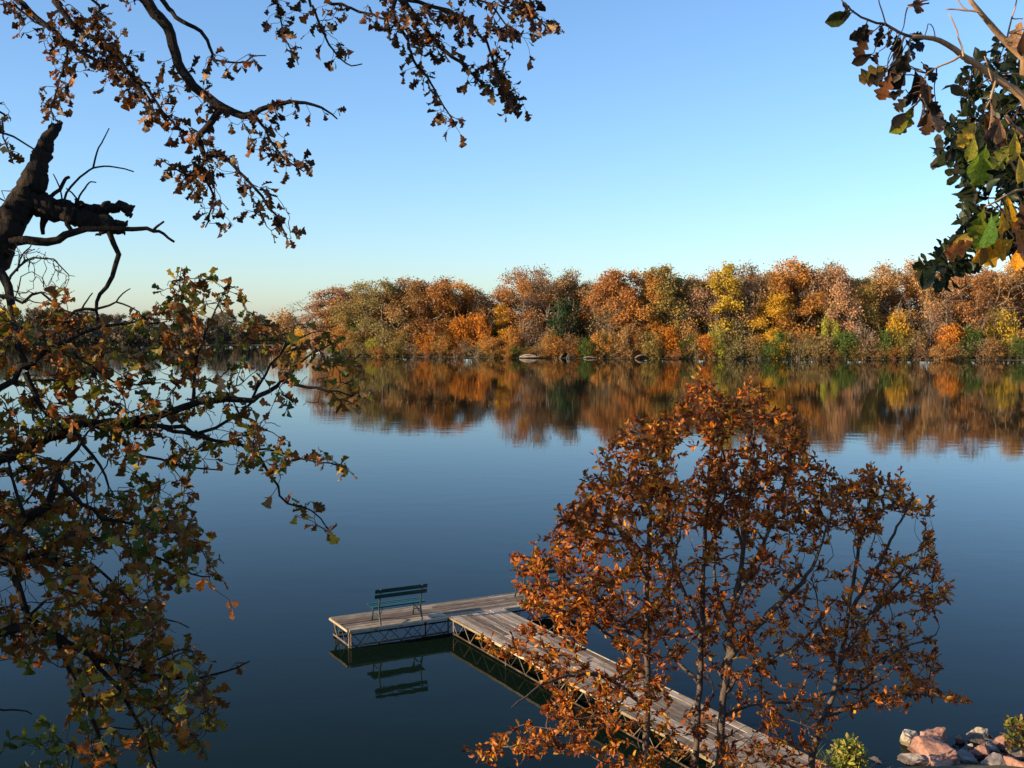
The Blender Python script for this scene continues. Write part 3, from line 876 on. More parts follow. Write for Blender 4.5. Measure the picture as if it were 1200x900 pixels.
log('driftwood_log', 'dark arched log at the water left of the round orange shrub', [[S(744, .1, -1), S(748, .6, -.8), S(754, .8, -.6), S(760, .5, 0)]], [[.16, .2, .18, .12]], M_far_bark)

# ------------------------------------------------------------------ pier
UA = R(28.6)
pu = np.array([math.cos(UA), math.sin(UA), 0.0]); pv = np.array([-math.sin(UA), math.cos(UA), 0.0])
DECK = .46
PA = P(408.5, 743, 7.5 * F_PX / (743 - HORIZON)); PA[2] = 0.0
def Q(u, v, z): return PA + pu * u + pv * v + np.array([0, 0, z])
PL, PWID, C0, C1, PIERLEN = 6.95, 1.28, 2.72, 4.24, 12.6
pier = empty('pier', Q(C0, 0, 0))
tag(pier, 'weathered grey wooden pier with a cross platform on lattice legs', 'pier')
pier_rot = Matrix(((pu[0], pv[0], 0), (pu[1], pv[1], 0), (0, 0, 1))).to_4x4()
def box_mesh(name, sx, sy, sz, mat, bev=.006, jit=0):
    bm = bmesh.new()
    bmesh.ops.create_cube(bm, size=1)
    for v in bm.verts:
        v.co = Vector((v.co.x * sx, v.co.y * sy, v.co.z * sz))
        if jit: v.co += Vector((random.uniform(-1, 1) * jit, random.uniform(-1, 1) * jit, random.uniform(-1, 1) * jit))
    if bev: bmesh.ops.bevel(bm, geom=bm.edges[:], offset=bev, segments=1, affect='EDGES')
    me = bpy.data.meshes.new(name); bm.to_mesh(me); bm.free(); me.materials.append(mat)
    return me
def pier_part(name, me, u, v, z, ang=0.0):
    """a part placed in pier coordinates (u along the platform, v out to the lake)"""
    o = bpy.data.objects.new(name, me)
    o.parent = pier
    p = Vector(Q(u, v, z)) - pier.location
    o.matrix_basis = Matrix.Translation(p) @ pier_rot @ Matrix.Rotation(ang, 4, 'Z')
    col.objects.link(o)
    return o
# lengthwise boards: platform
nb = 7; bw = PWID / nb
for k in range(nb):
    u0 = 0.0
    cuts = [0, random.uniform(2.2, 3.0), random.uniform(4.3, 5.2), PL]
    for a, b in zip(cuts[:-1], cuts[1:]):
        me = box_mesh('plank', b - a - .012, bw - .014, .04, M_plank, .006, .004)
        pier_part('plank', me, (a + b) / 2, bw * (k + .5), DECK - .02 + random.uniform(-.006, .006))
nb2 = 8; bw2 = (C1 - C0) / nb2
for k in range(nb2):
    cuts = [-.01] + [-2.5 * (j + 1) + (random.uniform(-.3, .3) if j < 4 else 0) for j in range(5)]
    for a, b in zip(cuts[:-1], cuts[1:]):
        me = box_mesh('plank', abs(b - a) - .012, bw2 - .014, .04, M_plank, .006, .004)
        pier_part('plank', me, C0 + bw2 * (k + .5), (a + b) / 2, DECK - .018 + random.uniform(-.006, .006), R(90))
def bar(name, a, b, rad, mat=None, sides=5):
    w = Wood(); loc = np.array(pier.location)
    w.tube([a, (np.asarray(a) + b) / 2, b], [rad] * 3, sides)
    return obj(name, w.mesh(name, mat or M_truss, loc), pier)
EH = .06
def edge(u0, v0, u1, v1):
    L = math.hypot(u1 - u0, v1 - v0); ang = math.atan2(v1 - v0, u1 - u0)
    n = max(1, round(L / 2.5))
    for k in range(n):
        f = (k + .5) / n
        me = box_mesh('edge_board', L / n - .008, .045, EH, M_edge, .008, .004)
        pier_part('edge_board', me, u0 + (u1 - u0) * f, v0 + (v1 - v0) * f, DECK - EH / 2 + .006, ang)
def truss(u0, v0, u1, v1, bay=.62):
    """zigzag lattice hung below an edge: posts, diagonals and a bottom rail at the water"""
    L = math.hypot(u1 - u0, v1 - v0); n = max(1, round(L / bay))
    at = lambda f, z: Q(u0 + (u1 - u0) * f, v0 + (v1 - v0) * f, z)
    zt, zb = DECK - EH - .005, .05
    bar('bottom_rail', at(0, zb), at(1, zb), .022)
    for k in range(n):
        bar('brace', at(k / n, zt), at((k + .5) / n, zb), .011)
        bar('brace', at((k + .5) / n, zb), at((k + 1) / n, zt), .011)
    for k in range(0, n + 1, 4):
        bar('post', at(k / n + (.01 if k < n else -.01), zt), at(k / n + (.01 if k < n else -.01), -1.6), .022)
edge(0, -.03, C0 - .02, -.03); edge(C1 + .02, -.03, PL, -.03); edge(0, PWID + .03, PL, PWID + .03); edge(-.03, -.03, -.03, PWID + .03); edge(PL + .03, -.03, PL + .03, PWID + .03)
edge(C0 - .03, -.06, C0 - .03, -PIERLEN); edge(C1 + .03, -.06, C1 + .03, -PIERLEN)
truss(.05, .02, C0, .02); truss(C1, .02, PL - .05, .02); truss(.05, PWID - .02, PL - .05, PWID - .02); truss(.04, .06, .04, PWID - .06, .6)
truss(C0 + .02, -.1, C0 + .02, -PIERLEN + .6, .7); truss(C1 - .02, -.1, C1 - .02, -PIERLEN + .6, .7)
for k in range(6):
    v = -.4 - k * 2.1
    bar('cross_beam', Q(C0, v, DECK - .1), Q(C1, v, DECK - .1), .04)

# ------------------------------------------------------------------ benches
def make_bench(u, v):
    """back to the camera, seat towards the lake; local x along the bench, y away from the back"""
    root = empty('park_bench', Q(u, v, DECK))
    root.rotation_euler = (0, 0, UA)
    W = 1.42
    def slat(name, y, z, depth, th, tilt, L=W):
        bm = bmesh.new(); bmesh.ops.create_cube(bm, size=1)
        for q in bm.verts: q.co = Vector((q.co.x * L, q.co.y * depth, q.co.z * th))
        bmesh.ops.bevel(bm, geom=bm.edges[:], offset=.008, segments=2, affect='EDGES')
        bmesh.ops.transform(bm, matrix=Matrix.Translation((0, y, z)) @ Matrix.Rotation(tilt, 4, 'X'), verts=bm.verts)
        me = bpy.data.meshes.new(name); bm.to_mesh(me); bm.free(); me.materials.append(M_green)
        return obj(name, me, root)
    for z, y in ((.86, -.098), (.725, -.066)): slat('back_slat', y, z, .028, .105, R(13))
    for y, z in ((.07, .425), (.19, .42), (.31, .425), (.43, .432)): slat('seat_slat', y, z, .105, .032, R(1))
    for sx in (-.56, .56):
        w = Wood(); a, b = catmull([(sx, -.10, 0), (sx, -.035, .2), (sx, .0, .40), (sx, -.045, .62), (sx, -.125, .92)], [.026, .022, .022, .02, .016], .05)
        w.tube(a, b, 7); obj('rear_leg', w.mesh('rear_leg', M_iron), root)
        w = Wood(); a, b = catmull([(sx, .50, 0), (sx, .445, .15), (sx, .43, .30), (sx, .46, .405)], [.026, .021, .02, .022], .05)
        w.tube(a, b, 7); obj('front_leg', w.mesh('front_leg', M_iron), root)
        w = Wood(); w.tube([(sx, -.01, .392), (sx, .22, .388), (sx, .49, .40)], [.018] * 3, 6); obj('seat_rail', w.mesh('seat_rail', M_iron), root)
        w = Wood(); a, b = catmull([(sx, -.06, .13), (sx, .10, .20), (sx, .20, .22), (sx, .32, .20), (sx, .445, .13)], [.014] * 5, .05)
        w.tube(a, b, 6); obj('brace', w.mesh('brace', M_iron), root)
        w = Wood(); a, b = catmull([(sx, -.02, .24), (sx * .86, .04, .30), (sx * .72, .16, .385)], [.011] * 3, .05)
        w.tube(a, b, 6); obj('brace', w.mesh('brace', M_iron), root)
    return root
b1 = make_bench(1.40, .10)
tag(b1, 'green slatted bench standing alone on the open end of the pier platform', 'bench', 'green benches on the pier')
b2 = make_bench(5.70, .42)
tag(b2, 'green bench on the pier platform mostly hidden behind the orange sapling', 'bench', 'green benches on the pier')

# ------------------------------------------------------------------ rocks at the shore
def rock(px, py, d, sx, sy, sz, mat, seed, label, sink=.16, grp='boulders at the near shore'):
    r = np.random.default_rng(seed)
    bm = bmesh.new(); bmesh.ops.create_icosphere(bm, subdivisions=4, radius=1)
    planes = [(Vector(unit(r.normal(0, 1, 3))), r.uniform(.42, .80)) for _ in range(15)]
    for v in bm.verts:
        for nrm, dd in planes:
            e = v.co.dot(nrm) - dd
            if e > 0: v.co -= nrm * e
        v.co += v.co.normalized() * (mnoise.fractal(v.co * 2.2 + Vector((seed, 0, 0)), .7, 2, 6) * .085)
        v.co = Vector((v.co.x * sx, v.co.y * sy, v.co.z * sz))
    me = bpy.data.meshes.new('boulder'); bm.to_mesh(me); bm.free(); me.materials.append(mat)
    if grp == 'boulders at the near shore': d = (EYE - sink) * F_PX / (py - HORIZON)
    p = P(px, py, d)
    o = obj('boulder', me, None, (p[0], p[1], p[2]))
    o.rotation_euler = (0, 0, r.uniform(0, 6.28))
    tag(o, label, 'boulder', grp)
    return o
rock(1100, 893, 19.9, .78, .60, .42, M_pink, 3, 'largest pink granite boulder at the lower right shore')
rock(1096, 872, 20.5, .40, .34, .36, M_pink, 5, 'pink boulder standing just behind the largest pink one')
rock(1063, 870, 20.3, .27, .24, .34, M_pale, 8, 'pale boulder striped by twig shadows left of the pink boulders')
rock(1145, 861, 21.2, .30, .22, .24, M_pale, 11, 'pale yellowish boulder with a pointed top beyond the gap by the water')
rock(1126, 869, 21.0, .12, .12, .12, M_pink, 12, 'fist sized stone left of the pale pointed boulder')
rock(1174, 872, 20.9, .32, .26, .24, M_pink, 15, 'smooth pinkish white boulder nearest the right edge at the water')
rock(1148, 884, 20.4, .28, .26, .26, M_pink, 18, 'rounded pink boulder between the largest one and the right edge')
rock(1138, 878, 20.6, .09, .08, .11, M_pale, 21, 'small pale stone stuck on the left of the rounded pink boulder')
rock(1186, 900, 19.9, .45, .35, .26, M_pink, 22, 'pink boulder cut by the lower right corner of the photo')
rock(1165, 896, 20.2, .35, .30, .24, M_grey, 25, 'dark grey boulder in shade in front of the rounded pink boulder')
rock(1128, 890, 20.6, .36, .32, .26, M_grey, 28, 'dark boulder in the shadowed gap right of the largest one')
rock(1160, 878, 21.2, .26, .26, .2, M_grey, 31, 'dark wet boulder between the smooth pinkish and the pale pointed boulders')
rock(1072, 893, 20.2, .3, .3, .2, M_grey, 33, 'dark wet boulder at the left foot of the largest pink one')
WHERE = ['at the left end of the rock pile', 'between the grass tuft and the largest pink boulder', 'in front of the striped pale boulder', 'under the right side of the largest boulder', 'left of the rounded pink boulder', 'below the pale pointed boulder', 'behind the rounded pink boulder', 'under the smooth pinkish white boulder', 'right of the pale pointed boulder', 'in the corner below the green bush', 'at the water beside the green bush', 'between the corner boulder and the rounded one']
for q, (px, py) in enumerate([(1040, 893), (1028, 898), (1060, 892), (1122, 880), (1134, 888), (1142, 872), (1158, 872), (1180, 884), (1160, 866), (1196, 890), (1190, 868), (1172, 892)]):
    s_ = random.uniform(.13, .22)
    nm_, mt_ = [('pink', M_pink), ('dark grey', M_grey), ('pale', M_pale), ('dark grey', M_grey)][q % 4]
    rock(px, py, 20, s_ * 1.2, s_, s_ * .85, mt_, 140 + q, 'small %s stone %s' % (nm_, WHERE[q]), sink=.08)
# ------------------------------------------------------------------ the old oak on the left
OAK = np.array([-5.0, 4.7, 0.0]); OAK[2] = float(ground_z(OAK[0], OAK[1])) - .1
oak = empty('oak_tree', OAK)
tag(oak, 'old dark oak reaching in from the left with a broken limb and hanging brown leaves', 'tree')
sk = Skeleton(90000)
skT = Skeleton(90000)         # upper hanging branches grow their own twigs
def limb(pre, pix, d0, d1, w0, w1, into, step=.10, crook=.012, sides=8, name='limb', weight=1, rough=.0, root=oak, mat=None, dj=.0):
    n = len(pix)
    pts = [np.asarray(p[:3], float) for p in pre]; rad = [p[3] for p in pre]
    for k, q in enumerate(pix):
        f = k / max(1, n - 1); d = d0 + (d1 - d0) * f
        if len(q) > 2: d = q[2]
        pts.append(P(q[0], q[1], d)); rad.append((w0 + (w1 - w0) * f) / 2 * d / F_PX)
    a, b = catmull(pts, rad, step)
    j = rng.normal(0, crook, a.shape); j[0] = 0
    a = a + j * np.minimum(1, b[:, None] / .02 + .3)
    w = Wood(); w.tube(a, b, sides, rough)
    obj(name, w.mesh(name, mat or M_bark, root.location), root)
    if into is not None: into.add_line(a, b)
    return a, b
# trunk and main forks (left of the frame)
tr_p, tr_r = catmull([OAK + (0, 0, -.3), OAK + (.05, 0, 1.0), OAK + (-.05, .1, 2.4), OAK + (.1, .1, 4.2), OAK + (.0, .2, 6.0), OAK + (-.3, .3, 8.0), OAK + (-.6, .5, 10.0)], [.55, .42, .38, .36, .30, .22, .12], .25)
w = Wood(); w.tube(tr_p, tr_r, 14, .06)
obj('trunk', w.mesh('trunk', M_bark, OAK), oak)
T = lambda z, r=.1: (np.interp(z, tr_p[:, 2], tr_p[:, 0]), np.interp(z, tr_p[:, 2], tr_p[:, 1]), z, r)
# dead stub with the broken horizontal fork
limb([T(7.4, .20), (-4.9, 7.9, 7.75, .19)], [(-30, 322), (-4, 285), (20, 248), (38, 218), (45, 192), (52, 172), (60, 158), (68, 147)], 8, 8.1, 44, 9, None, .022, .006, 18, 'dead_limb', rough=.17)
limb([], [(34, 232), (58, 246), (82, 252), (104, 258), (124, 262), (142, 267)], 8.05, 8.2, 29, 17, None, .02, .006, 16, 'dead_limb', rough=.22)
limb([], [(92, 246), (112, 247), (128, 244), (142, 243), (154, 248)], 8.2, 8.25, 15, 10, None, .02, .006, 12, 'dead_limb', rough=.25)
for sp in ([(66, 152), (71, 146), (72, 142)], [(62, 156), (58, 150), (62, 144)], [(50, 170), (58, 172), (62, 178)], [(40, 205), (36, 196), (37, 188)], [(148, 244), (155, 243), (158, 241)], [(148, 249), (154, 252), (152, 255)], [(138, 262), (147, 262), (150, 258)], [(136, 270), (144, 272), (146, 276)], [(120, 243), (124, 237), (130, 236)], [(96, 242), (92, 236), (88, 233)], [(124, 268), (118, 273), (112, 276)]):
    limb([], sp, 8.1, 8.12, 9, 1.5, None, .015, .004, 7, 'splinter', rough=.2)
limb([], [(12, 285), (30, 282), (55, 283), (78, 277), (100, 269), (120, 268), (145, 268), (165, 268), (180, 270), (192, 275), (204, 283)], 7.9, 8.1, 12, 3, None, .06, .006, 6, 'dead_limb', rough=.08)
limb([], [(180, 270), (184, 265), (192, 260)], 8.1, 8.1, 4, 2.5, None, .04, .004, 5, 'dead_twig')
limb([], [(54, 250), (51, 262), (49, 276)], 8.05, 8.1, 11, 5, None, .05, .006, 7, 'dead_limb', rough=.2)
limb([], [(76, 252), (80, 263), (84, 272)], 8.05, 8.05, 6, 5, None, .05, .004, 6, 'dead_twig')
limb([], [(128, 272), (138, 298), (130, 325), (117, 345), (112, 362), (116, 378)], 8.1, 8.0, 7, 3, sk, .06, .007, 6, 'dead_twig')
limb([], [(112, 363), (96, 362), (80, 370), (72, 384)], 8.0, 7.9, 4, 3, sk, .06, .006, 5, 'dead_twig')
limb([], [(113, 362), (128, 358), (136, 354), (152, 360), (163, 366)], 8.0, 8.0, 3, 1.5, None, .05, .004, 4, 'dead_twig')
limb([], [(136, 354), (144, 344), (153, 338)], 8.0, 8.0, 2, 1.2, None, .05, .004, 4, 'dead_twig')
limb([], [(96, 362), (101, 352), (108, 343)], 8.0, 8.0, 2.4, 1.4, None, .05, .004, 4, 'dead_twig')
limb([], [(58, 232), (70, 222), (76, 212), (81, 207)], 8.05, 8.1, 5, 4, None, .05, .004, 5, 'dead_twig')
limb([], [(72, 245), (78, 226), (88, 213), (100, 203), (109, 197), (122, 195), (136, 196), (157, 201)], 8.05, 8.2, 3.2, 1.6, None, .05, .003, 5, 'dead_twig')
limb([], [(109, 197), (113, 180), (119, 167), (128, 150)], 8.15, 8.2, 2.6, 1.3, None, .05, .003, 5, 'dead_twig')
limb([], [(91, 236), (96, 225), (102, 217), (106, 213), (113, 214)], 8.15, 8.2, 2.6, 1.4, None, .05, .003, 5, 'dead_twig')
limb([], [(91, 234), (84, 226), (78, 221)], 8.15, 8.1, 2.2, 1.6, None, .05, .003, 5, 'dead_twig')
limb([], [(74, 245), (70, 220), (62, 204)], 8.1, 8.1, 2.4, 1.3, None, .05, .003, 5, 'dead_twig')
limb([], [(40, 175), (28, 168), (16, 160), (0, 155), (-20, 150)], 8.1, 8.3, 2.0, 3, None, .05, .003, 5, 'dead_twig')
# high limbs above the frame, then the hanging branches
hi = limb([T(11.6, .17), (-4.6, 8.2, 12.4, .15), (-3.0, 8.7, 12.3, .12), (-1.6, 9.0, 11.9, .10), (-.4, 9.1, 11.6, .08), (.6, 9.2, 11.3, .05)], [], 9, 9, 1, 1, None, .15, .03, 8, 'limb')[0]
hi2 = limb([T(10.9, .15), (-5.2, 8.0, 11.5, .13), (-4.2, 8.3, 11.5, .09), (-3.4, 8.5, 11.2, .06)], [], 9, 9, 1, 1, None, .15, .03, 8, 'limb')[0]
def hang(q): return tuple(q)
limb([(-3.9, 8.4, 11.5, .06)], [(150, -30), (165, -6), (180, 12), (200, 42), (208, 75), (225, 100), (245, 115), (262, 127), (285, 135), (298, 134)], 8.5, 8.6, 14, 8, skT, .06, .008, 8)
limb([], [(298, 134), (312, 126), (330, 121), (350, 120), (368, 123), (382, 129), (396, 140)], 8.6, 8.7, 7, 1.8, skT, .05, .006, 6)
limb([], [(262, 127), (248, 143), (235, 158), (233, 168), (240, 182)], 8.6, 8.5, 9, 6, skT, .05, .005, 7)
limb([], [(240, 182), (258, 182), (275, 195), (293, 215), (312, 238), (328, 260), (337, 282)], 8.5, 8.4, 5.5, 1.8, skT, .05, .006, 6)
limb([], [(240, 182), (236, 197), (242, 212), (250, 230), (246, 250), (241, 268)], 8.5, 8.5, 4.5, 1.6, skT, .05, .006, 5)
limb([], [(236, 195), (222, 205), (205, 198), (190, 188)], 8.5, 8.5, 3, 1.4, skT, .05, .006, 5)
limb([], [(298, 134), (312, 152), (322, 172), (338, 190), (357, 202)], 8.6, 8.6, 4, 1.5, skT, .05, .006, 5)
limb([(-3.1, 8.6, 11.1, .05)], [(186, -8), (206, 20), (235, 38), (248, 62), (242, 84), (238, 100)], 8.7, 8.6, 6, 2.2, skT, .05, .006, 6)
limb([], [(249, 70), (268, 73), (288, 72), (296, 66), (312, 65)], 8.6, 8.7, 2.8, 1.3, skT, .05, .004, 5)
limb([(-4.4, 8.3, 11.5, .05)], [(58, -10), (66, 2), (84, 27), (110, 45), (133, 64), (152, 86), (172, 103), (190, 130), (212, 152)], 8.8, 8.7, 8, 2.2, skT, .06, .006, 7)
limb([(-5.0, 8.2, 11.4, .05)], [(8, -12), (20, 0), (42, 20), (60, 34), (80, 52), (110, 70), (140, 80), (165, 102), (178, 120)], 8.9, 8.8, 8, 2.2, skT, .06, .006, 7)
limb([], [(80, 52), (78, 66), (72, 85), (66, 108), (60, 128), (66, 140)], 8.8, 8.8, 3, 1.2, skT, .05, .005, 5)
limb([], [(60, 34), (40, 25), (20, 8), (0, 5)], 8.9, 8.8, 2.5, 2, skT, .05, .005, 5)
limb([(-4.7, 8.2, 11.4, .05)], [(96, -10), (110, 20), (118, 42), (132, 58)], 8.8, 8.8, 3.5, 1.8, skT, .05, .005, 5)
limb([(-5.6, 7.9, 10.4, .04)], [(-20, 120), (2, 140), (4, 160), (10, 178), (14, 186)], 8.4, 8.3, 2.6, 1.4, skT, .05, .005, 5)
limb([(-5.6, 7.9, 10.4, .04)], [(-20, 222), (2, 223), (24, 226)], 8.4, 8.4, 2, 1.0, None, .05, .004, 4)
# top middle
limb([(-.6, 9.1, 11.6, .06)], [(455, -30), (467, -4), (482, 14), (497, 32), (512, 50), (530, 67), (548, 82), (566, 99)], 9, 9, 9, 2.5, skT, .06, .006, 7)
limb([], [(464, -2), (460, 14), (468, 30), (477, 48), (484, 70), (500, 90), (510, 106), (520, 124), (531, 142)], 9, 8.9, 5, 1.6, skT, .05, .006, 6)
limb([(.3, 9.2, 11.4, .05)], [(486, -12), (502, 6), (535, 16), (555, 34), (570, 52), (580, 75), (590, 96), (605, 122)], 9.1, 9, 5, 1.8, skT, .05, .006, 6)
limb([(-1.2, 9.0, 11.7, .05)], [(380, -12), (400, 4), (420, 14), (445, 20), (465, 30), (490, 42)], 9, 9, 4, 2, skT, .05, .006, 5)
limb([(-1.8, 9.0, 11.8, .04)], [(360, -10), (366, 6), (376, 30), (386, 52), (400, 70), (412, 77), (425, 75)], 8.9, 8.9, 3.4, 1.4, skT, .05, .005, 5)
limb([(-2.2, 8.9, 12.0, .04)], [(322, -10), (326, 5), (330, 28), (336, 50), (346, 66), (350, 76)], 8.8, 8.8, 2.6, 1.2, skT, .05, .005, 5)
limb([(.5, 9.2, 11.2, .04)], [(560, -10), (575, 4), (586, 20), (598, 34), (608, 40)], 9.1, 9.1, 3, 1.4, skT, .05, .005, 5)
limb([(.6, 9.2, 11.2, .05)], [(600, -14), (612, 2), (624, 16), (640, 30)], 9.1, 9.1, 4, 2, skT, .05, .005, 5)

# hanging leaf sprays of the upper branches: targets scattered around their wood
SPR = [((60, 40, 180, 130), 75, 17), ((20, 0, 140, 60), 55, 16), ((130, 60, 235, 175), 60, 15), ((100, -10, 180, 60), 45, 15), ((200, 60, 300, 150), 24, 10), ((185, 150, 360, 285), 125, 12), ((300, 95, 395, 180), 26, 9), ((300, -10, 440, 60), 40, 10), ((440, -10, 625, 145), 185, 11), ((480, -10, 560, 60), 40, 9), ((595, -10, 660, 45), 46, 9), ((0, 135, 20, 190), 10, 5), ((50, 100, 80, 140), 10, 6), ((560, 60, 620, 130), 34, 9)]
base = skT.p[:skT.n].copy()
bx, by, bd = project(base)
tg = []
for (x0, y0, x1, y1), n, sp in SPR:
    idx = np.where((bx >= x0) & (bx <= x1) & (by >= y0) & (by <= y1))[0]
    if not len(idx): continue
    pick = rng.choice(idx, int(n * 1.1))
    for i in pick:
        a = P(bx[i] + rng.normal(0, sp), by[i] + abs(rng.normal(0, sp)) * .9 - 4, base[i, 1] + rng.normal(0, .22))
        tg.append(a)
tpT, tdT = skT.colonize(np.array(tg), .06, .16, .0022, sag=-.05, uppen=-.1, start=.3, reach=.45)
# sprays above the frame
hi_t = np.concatenate([hi[rng.integers(10, len(hi), 150)], hi2[rng.integers(4, len(hi2), 70)]]) + rng.normal(0, .45, (220, 3)) + np.array([0, 0, .35])
hi_s = Skeleton(20000); hi_s.add_line(hi, np.full(len(hi), .06)); hi_s.add_line(hi2, np.full(len(hi2), .06))
tpH, tdH = hi_s.colonize(hi_t, .12, .1, .003)

# lower leafy branches
def low(pix, d0, d1, w0, w1, pre=(), sides=7, step=.07, crook=.010):
    return limb(list(pre), pix, d0, d1, w0, w1, sk, step, crook, sides, 'branch')
low([(-40, 548), (0, 540), (40, 524), (72, 506), (103, 497), (145, 494), (184, 490), (230, 473), (265, 468), (295, 469), (315, 458), (332, 450), (360, 454), (383, 458), (424, 464)], 7.2, 7.5, 15, 1.8, [T(6.2, .12), (-4.6, 7.4, 6.6, .10)])
low([(103, 497), (140, 502), (184, 498), (215, 505), (238, 508), (268, 493), (295, 472)], 7.25, 7.5, 7, 3)
low([(184, 498), (220, 508), (255, 517), (284, 523), (305, 540), (318, 560), (328, 582), (345, 594), (365, 597), (386, 622)], 7.3, 7.4, 5, 1.5)
low([(284, 523), (312, 528), (337, 534), (370, 541), (404, 545)], 7.4, 7.4, 3, 1.3)
low([(120, 498), (140, 515), (160, 530), (190, 540), (225, 548), (255, 552)], 7.2, 7.2, 5, 1.6)
low([(226, 474), (228, 445), (231, 423), (238, 400), (246, 377), (258, 350)], 7.4, 7.4, 4.5, 1.6)
low([(231, 423), (218, 395), (214, 365), (214, 340), (218, 316)], 7.4, 7.4, 3, 1.4)
low([(295, 469), (310, 440), (325, 415), (345, 400), (366, 390)], 7.5, 7.5, 3.5, 1.6)
low([(332, 450), (352, 425), (375, 410), (396, 402)], 7.5, 7.5, 3, 1.5)
low([(-30, 470), (0, 455), (30, 436), (50, 412), (75, 400), (105, 385), (150, 380), (190, 378)], 6.9, 7.2, 9, 2.2, [T(6.6, .10), (-4.5, 7.2, 7.1, .07)])
low([(30, 436), (40, 460), (48, 480), (77, 500), (100, 520), (118, 545), (128, 570)], 6.9, 6.9, 8, 2.5)
low([(75, 400), (95, 420), (120, 440), (150, 452), (190, 448)], 7.0, 7.1, 4, 1.6)
low([(-20, 335), (0, 320), (10, 340), (14, 365), (20, 395), (30, 432)], 7.6, 7.0, 12, 7, [T(7.2, .14), (-4.7, 7.5, 7.7, .12)], 8)
low([(-40, 350), (0, 345), (25, 350), (50, 345), (75, 362), (95, 372)], 7.2, 7.3, 5, 1.6)
low([(8, 335), (22, 312), (40, 300), (62, 306), (80, 322)], 7.4, 7.4, 3.4, 1.3)
low([(20, 318), (30, 296), (38, 284)], 7.4, 7.4, 2.4, 1.2)
low([(-50, 660), (0, 643), (11, 628), (30, 609), (57, 590), (66, 570), (70, 552), (82, 535), (98, 515)], 6.6, 6.8, 17, 4, [T(5.8, .13), (-4.5, 7.0, 6.0, .11)], 8)
low([(68, 562), (86, 580), (106, 598), (135, 612), (166, 620), (204, 624), (224, 615)], 6.75, 6.9, 6, 1.8)
low([(-40, 655), (7, 650), (30, 650), (57, 652), (80, 660), (98, 670), (112, 688), (128, 704)], 6.5, 6.6, 10, 2.5, [T(5.6, .10), (-4.5, 6.9, 5.8, .08)])
low([(57, 652), (75, 634), (110, 630), (150, 640), (190, 655), (225, 672), (248, 676)], 6.55, 6.7, 5, 1.5)
low([(0, 652), (14, 668), (24, 688), (34, 722), (50, 738), (68, 746), (88, 758), (106, 768)], 6.4, 6.3, 10, 5)
low([(-60, 742), (0, 742), (34, 736), (68, 746)], 6.3, 6.3, 15, 8, [T(5.2, .12), (-4.3, 6.7, 5.4, .09)], 8)
low([(68, 746), (106, 768), (130, 778), (159, 786), (195, 794), (227, 797), (262, 788), (292, 774)], 6.3, 6.5, 9, 1.5)
low([(68, 748), (78, 775), (91, 802), (102, 828), (113, 855), (126, 878), (140, 904)], 6.3, 6.2, 7, 3)
low([(106, 768), (130, 795), (148, 824), (162, 846), (172, 866), (186, 905)], 6.3, 6.2, 6, 2.5)
low([(130, 778), (160, 805), (185, 830), (205, 850), (228, 862)], 6.35, 6.5, 4.5, 1.5)
low([(159, 786), (190, 770), (215, 762), (240, 768)], 6.4, 6.5, 3, 1.4)
low([(106, 660), (140, 690), (165, 715), (195, 725), (222, 735)], 6.6, 6.6, 3.5, 1.4)
low([(113, 855), (130, 852), (150, 856), (164, 853)], 6.2, 6.25, 2.4, 1.2)
low([(-140, 800), (-60, 822), (4, 830), (22, 832), (38, 836)], 6.2, 6.2, 3.4, 1.3)
low([(34, 722), (55, 706), (85, 700), (120, 708), (150, 722)], 6.35, 6.45, 4, 1.5)
low([(30, 609), (20, 580), (12, 560), (10, 540)], 6.6, 6.7, 5, 2.5)
POLY1 = [(-60, 340), (20, 345), (60, 352), (100, 372), (150, 378), (196, 330), (215, 310), (270, 325), (295, 360), (345, 385), (400, 392), (440, 455), (400, 475), (350, 478), (330, 500), (300, 500), (345, 520), (330, 560), (270, 545), (225, 560), (235, 615), (200, 620), (60, 640), (-60, 640)]
POLY2 = [(-60, 600), (140, 600), (225, 605), (250, 660), (240, 685), (190, 690), (190, 720), (220, 745), (255, 790), (250, 850), (215, 875), (165, 850), (130, 800), (80, 790), (20, 770), (-60, 790)]
d1f = lambda x, y: 1.0 if x < 150 else (.62 if x > 260 else .75)
t1 = sample_poly(POLY1, 860, .27, 34, 3, d1f)
t2 = sample_poly(POLY2, 560, .30, 34, 9)
ends = np.array([(425, 466), (415, 470), (432, 455), (405, 470), (385, 545), (398, 544), (370, 538), (404, 548), (386, 624), (378, 616), (366, 598), (352, 594), (330, 580), (245, 678), (252, 676), (248, 660), (290, 773), (214, 332), (222, 325), (208, 345), (235, 345), (262, 332), (268, 338), (256, 350), (372, 388), (360, 380), (395, 398), (388, 412), (420, 445), (340, 520), (232, 860), (222, 868), (75, 340), (78, 348), (270, 700), (240, 640), (232, 620)], float)
t1 = np.vstack([t1, np.repeat(ends, 2, 0) + rng.normal(0, 5, (len(ends) * 2, 2))])
t2 = np.vstack([t2, sample_poly([(70, 800), (250, 800), (262, 850), (225, 896), (110, 896)], 110, .2, 30, 4)])
tl = []
for q in t1: tl.append(P(q[0], q[1], 7.2 + (q[0] / 400) * .3 + rng.normal(0, .40)))
for q in sample_poly([(-420, 400), (-45, 350), (-45, 780), (-420, 830)], 380, .2, 40, 5): tl.append(P(q[0], q[1], 6.6 + rng.normal(0, .45)))
for q in t2: tl.append(P(q[0], q[1], 6.5 + rng.normal(0, .36)))
tpL, tdL = sk.colonize(np.array(tl), .06, .15, .0026, sag=-.04, uppen=0, start=.35, reach=.40)
